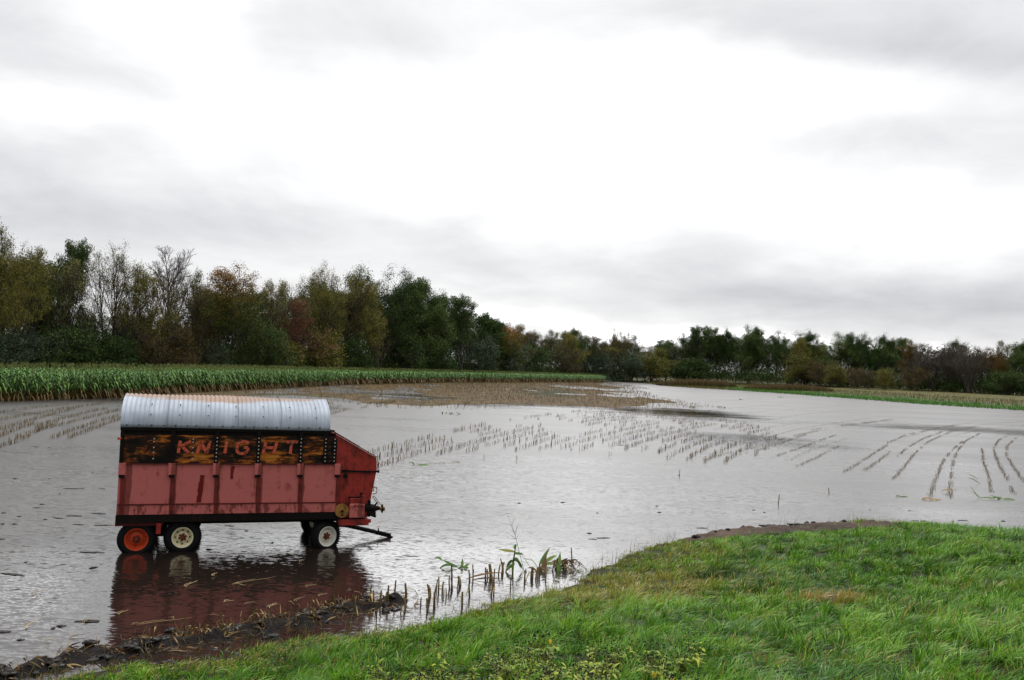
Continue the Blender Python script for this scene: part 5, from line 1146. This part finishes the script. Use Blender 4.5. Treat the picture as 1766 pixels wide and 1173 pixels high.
for (x0, y0, x1, y1) in SP2:
    (a0, b0), (a1, b1) = at(x0, y0), at(x1, y1); L_ = math.hypot(a1 - a0, b1 - b0); t = np.linspace(0, 1, 5)
    P = np.stack([L_ * t, .03 * np.sin(t * 5), .012 + .02 * t], 1); parts = [strip(P, np.array([.5, 1, 1, .8, .3]) * rs.uniform(.008, .017), rs.uniform(.0, .9)), strip(P * np.array([.5, 1, 1.5]) + np.array([.02, .03, 0]), np.array([.3, 1, .8, .6, .1]) * .012, rs.uniform(.2, 1))]
    V, Q, T = join(parts); o = link('straw', np_mesh('straw', V, quads=Q, attrs={'tint': T}), L_STRAW); o.location = (a0, b0, .0); o.rotation_euler = (0, 0, math.atan2(b1 - b0, a1 - a0))
    md = o.modifiers.new('thick', 'SOLIDIFY'); md.thickness = .004
    if (x0, x1) == (400, 475): tag(o, 'longest pale corn straw floating in front of the wagon front wheel', 'straw')
    else: tag(o, 'short pale corn straw floating in the water below the wagon', 'straw', 'short straws floating below the wagon')
# lumps of the mud ridge
V_, Q_, o_ = [], [], 0
for k in range(90):
    t = rs.rand() * (len(MUD) - 2) + 1; i = min(int(t), len(MUD) - 2); f = t - int(t)
    x = MUD[i][0] + (MUD[i + 1][0] - MUD[i][0]) * f + rs.normal() * .22; y = MUD[i][1] + (MUD[i + 1][1] - MUD[i][1]) * f + rs.normal() * .22; me_ = CL[rs.choice([0, 2])]
    v = np.empty(len(me_.vertices) * 3, np.float32); me_.vertices.foreach_get('co', v); v = v.reshape(-1, 3) * np.array([1.1, .9, .8]); q = np.array([p.vertices[:] for p in me_.polygons])
    V_.append(xform(v, x, y, max(0, hgt1(x, y)) + .01, rs.uniform(0, 6.28), rs.uniform(.4, 1.3))); Q_.append(q + o_); o_ += len(v)
tag(link('mud_lumps', np_mesh('mud_lumps', np.concatenate(V_), quads=np.concatenate(Q_)), M_CLOD), 'black wet lumps heaped along the mud ridge between wagon and grass', 'mud', kind='stuff')
# trash and chopped stalks on the mud ridge
parts = []; n = 900
for _ in range(n):
    t = rs.rand() * (len(MUD) - 2) + 1; i = int(t); f = t - i; i = min(i, len(MUD) - 2)
    x = MUD[i][0] + (MUD[i + 1][0] - MUD[i][0]) * f + rs.normal() * .28; y = MUD[i][1] + (MUD[i + 1][1] - MUD[i][1]) * f + rs.normal() * .28
    parts.append((x, y))
hz = height(np.array([p[0] for p in parts]), np.array([p[1] for p in parts])); q_ = []
for (x, y), z in zip(parts, hz):
    az = rs.normal() * .5 + rs.choice([0, 2.2]); P = leafpath((x, y, max(z, 0) + .01), az, rs.uniform(.05, .22), rs.uniform(0, 1.0) ** 2, rs.uniform(0, .6)); q_.append(strip(P, LW * rs.uniform(.006, .018), rs.uniform(.05, .9) ** 1.6, nrm=rs.normal(size=3)))
V, Q, T = join(q_); tag(link('corn_trash', np_mesh('corn_trash', V, quads=Q, attrs={'tint': T}), L_DRYL), 'chopped stalk trash scattered over the black mud ridge below the wagon', 'corn debris', kind='stuff')

# ------------------------------------------------------------------ black seeded coneflowers at the bottom
L_CONE = leaf_mat('yellow_green_leaf', [(0, (.07, .12, .010)), (.5, (.17, .24, .018)), (.9, (.30, .34, .03)), (1, (.62, .42, .03))], rough=.5, objvar=.2)
L_STEM = leaf_mat('brown_stem', [(0, (.10, .06, .03)), (1, (.16, .13, .05))])
M_HEAD = rusty('black_seed_head', (0.008, .006, .005), (0.02, .012, .008), .3, .7)
def flower_proto(seed):
    r_ = np.random.RandomState(seed); st = []; hd = []; lf = []; H = r_.uniform(.32, .48)
    for k in range(6):
        az = r_.uniform(0, 6.28); sp_ = r_.uniform(.04, .20); h_ = H * r_.uniform(.6, 1.0); p0 = np.array([0, 0, 0.]); p1 = np.array([math.cos(az) * sp_ * .5, math.sin(az) * sp_ * .5, h_ * .6]); p2 = np.array([math.cos(az) * sp_, math.sin(az) * sp_, h_])
        st += [(p0, p1, .003, .0025), (p1, p2, .0025, .002)]; hd.append(p2)
        for j in range(4):
            q = p1 * r_.uniform(.2, 1.2); lf.append(strip(leafpath(q, r_.uniform(0, 6.28), r_.uniform(.06, .13), r_.uniform(.2, .9), r_.uniform(.2, 1)), LW * r_.uniform(.02, .04), r_.uniform(0, .88)))
    V, Q = seg_tubes(st, 4); sm_ = np_mesh('stem', V, quads=Q, attrs={'tint': r_.rand(len(V))}); sm_.materials.append(L_STEM)
    V, Q, T = join(lf); lm_ = np_mesh('leaf', V, quads=Q, attrs={'tint': T}); lm_.materials.append(L_CONE)
    return sm_, lm_, hd
mbh = MB(); mbh.v = []
for i in range(5):
    ph = math.pi * i / 4
    for k in range(8): mbh.v.append((math.sin(ph) * math.cos(k * math.pi / 4) * .0105, math.sin(ph) * math.sin(k * math.pi / 4) * .0105, .011 * math.cos(ph)))
mbh.f = [(i * 8 + k, (i + 1) * 8 + k, (i + 1) * 8 + (k + 1) % 8, i * 8 + (k + 1) % 8) for i in range(4) for k in range(8)]
hm = bpy.data.meshes.new('seed_head'); hm.from_pydata(mbh.v, [], mbh.f); hm.materials.append(M_HEAD)
FP = [flower_proto(s_) for s_ in range(6)]
def flower(x, y, sc_, label, grp, k):
    z = hgt1(x, y); r_ = empty('coneflower', (x, y, z), rs.uniform(0, 6.28)); r_.scale = (sc_,) * 3; tag(r_, label, 'wildflower', grp); sm_, lm_, hd = FP[k % 6]
    link('stem', sm_, None, r_); link('leaf', lm_, None, r_)
    for p in hd: o = link('seed_head', hm, None, r_); o.location = p
for k in range(150):
    px = 590 + 620 * rs.rand() ** .85; py = 1235 - 90 * rs.rand() ** 1.3 * (1 if px > 760 else .6); x, y = bank_at(px, py)
    flower(x, y, rs.uniform(.6, .95), 'low yellow green wildflower with black seed heads at the bottom edge of the bank', 'black seeded wildflowers at the bottom edge', k)
x, y = bank_at(945, 1160); flower(x, y, 1.35, 'tallest black seeded wildflower with a yellow petal, rising above the others', None, 2)
for (px, py, h_, lb) in ((947, 1098, 0, 'single yellow leaf hanging on the tallest wildflower'), (1126, 1164, 0, 'bright yellow flower petal at the bottom edge, left one of two'), (1158, 1170, 0, 'bright yellow flower petal at the bottom edge, right one of two')):
    x, y = bank_at(px, py + 30); z = hgt1(x, y) + .16
    parts = [strip(leafpath((0, 0, -.03), .4 + .9 * j, .035, 1.6, .2), LW * .028, 1.0, nrm=np.array([.1, -1, .2])) for j in range(2)] + [strip(np.array([[0, 0, -.2], [0, 0, -.1], [0, 0, -.03]]), np.array([.004, .004, .003]), .3, nrm=np.array([0, 1., 0]))]
    one('yellow_petal', parts, L_CONE, (x, y, z), lb, 'petal')
print('done')
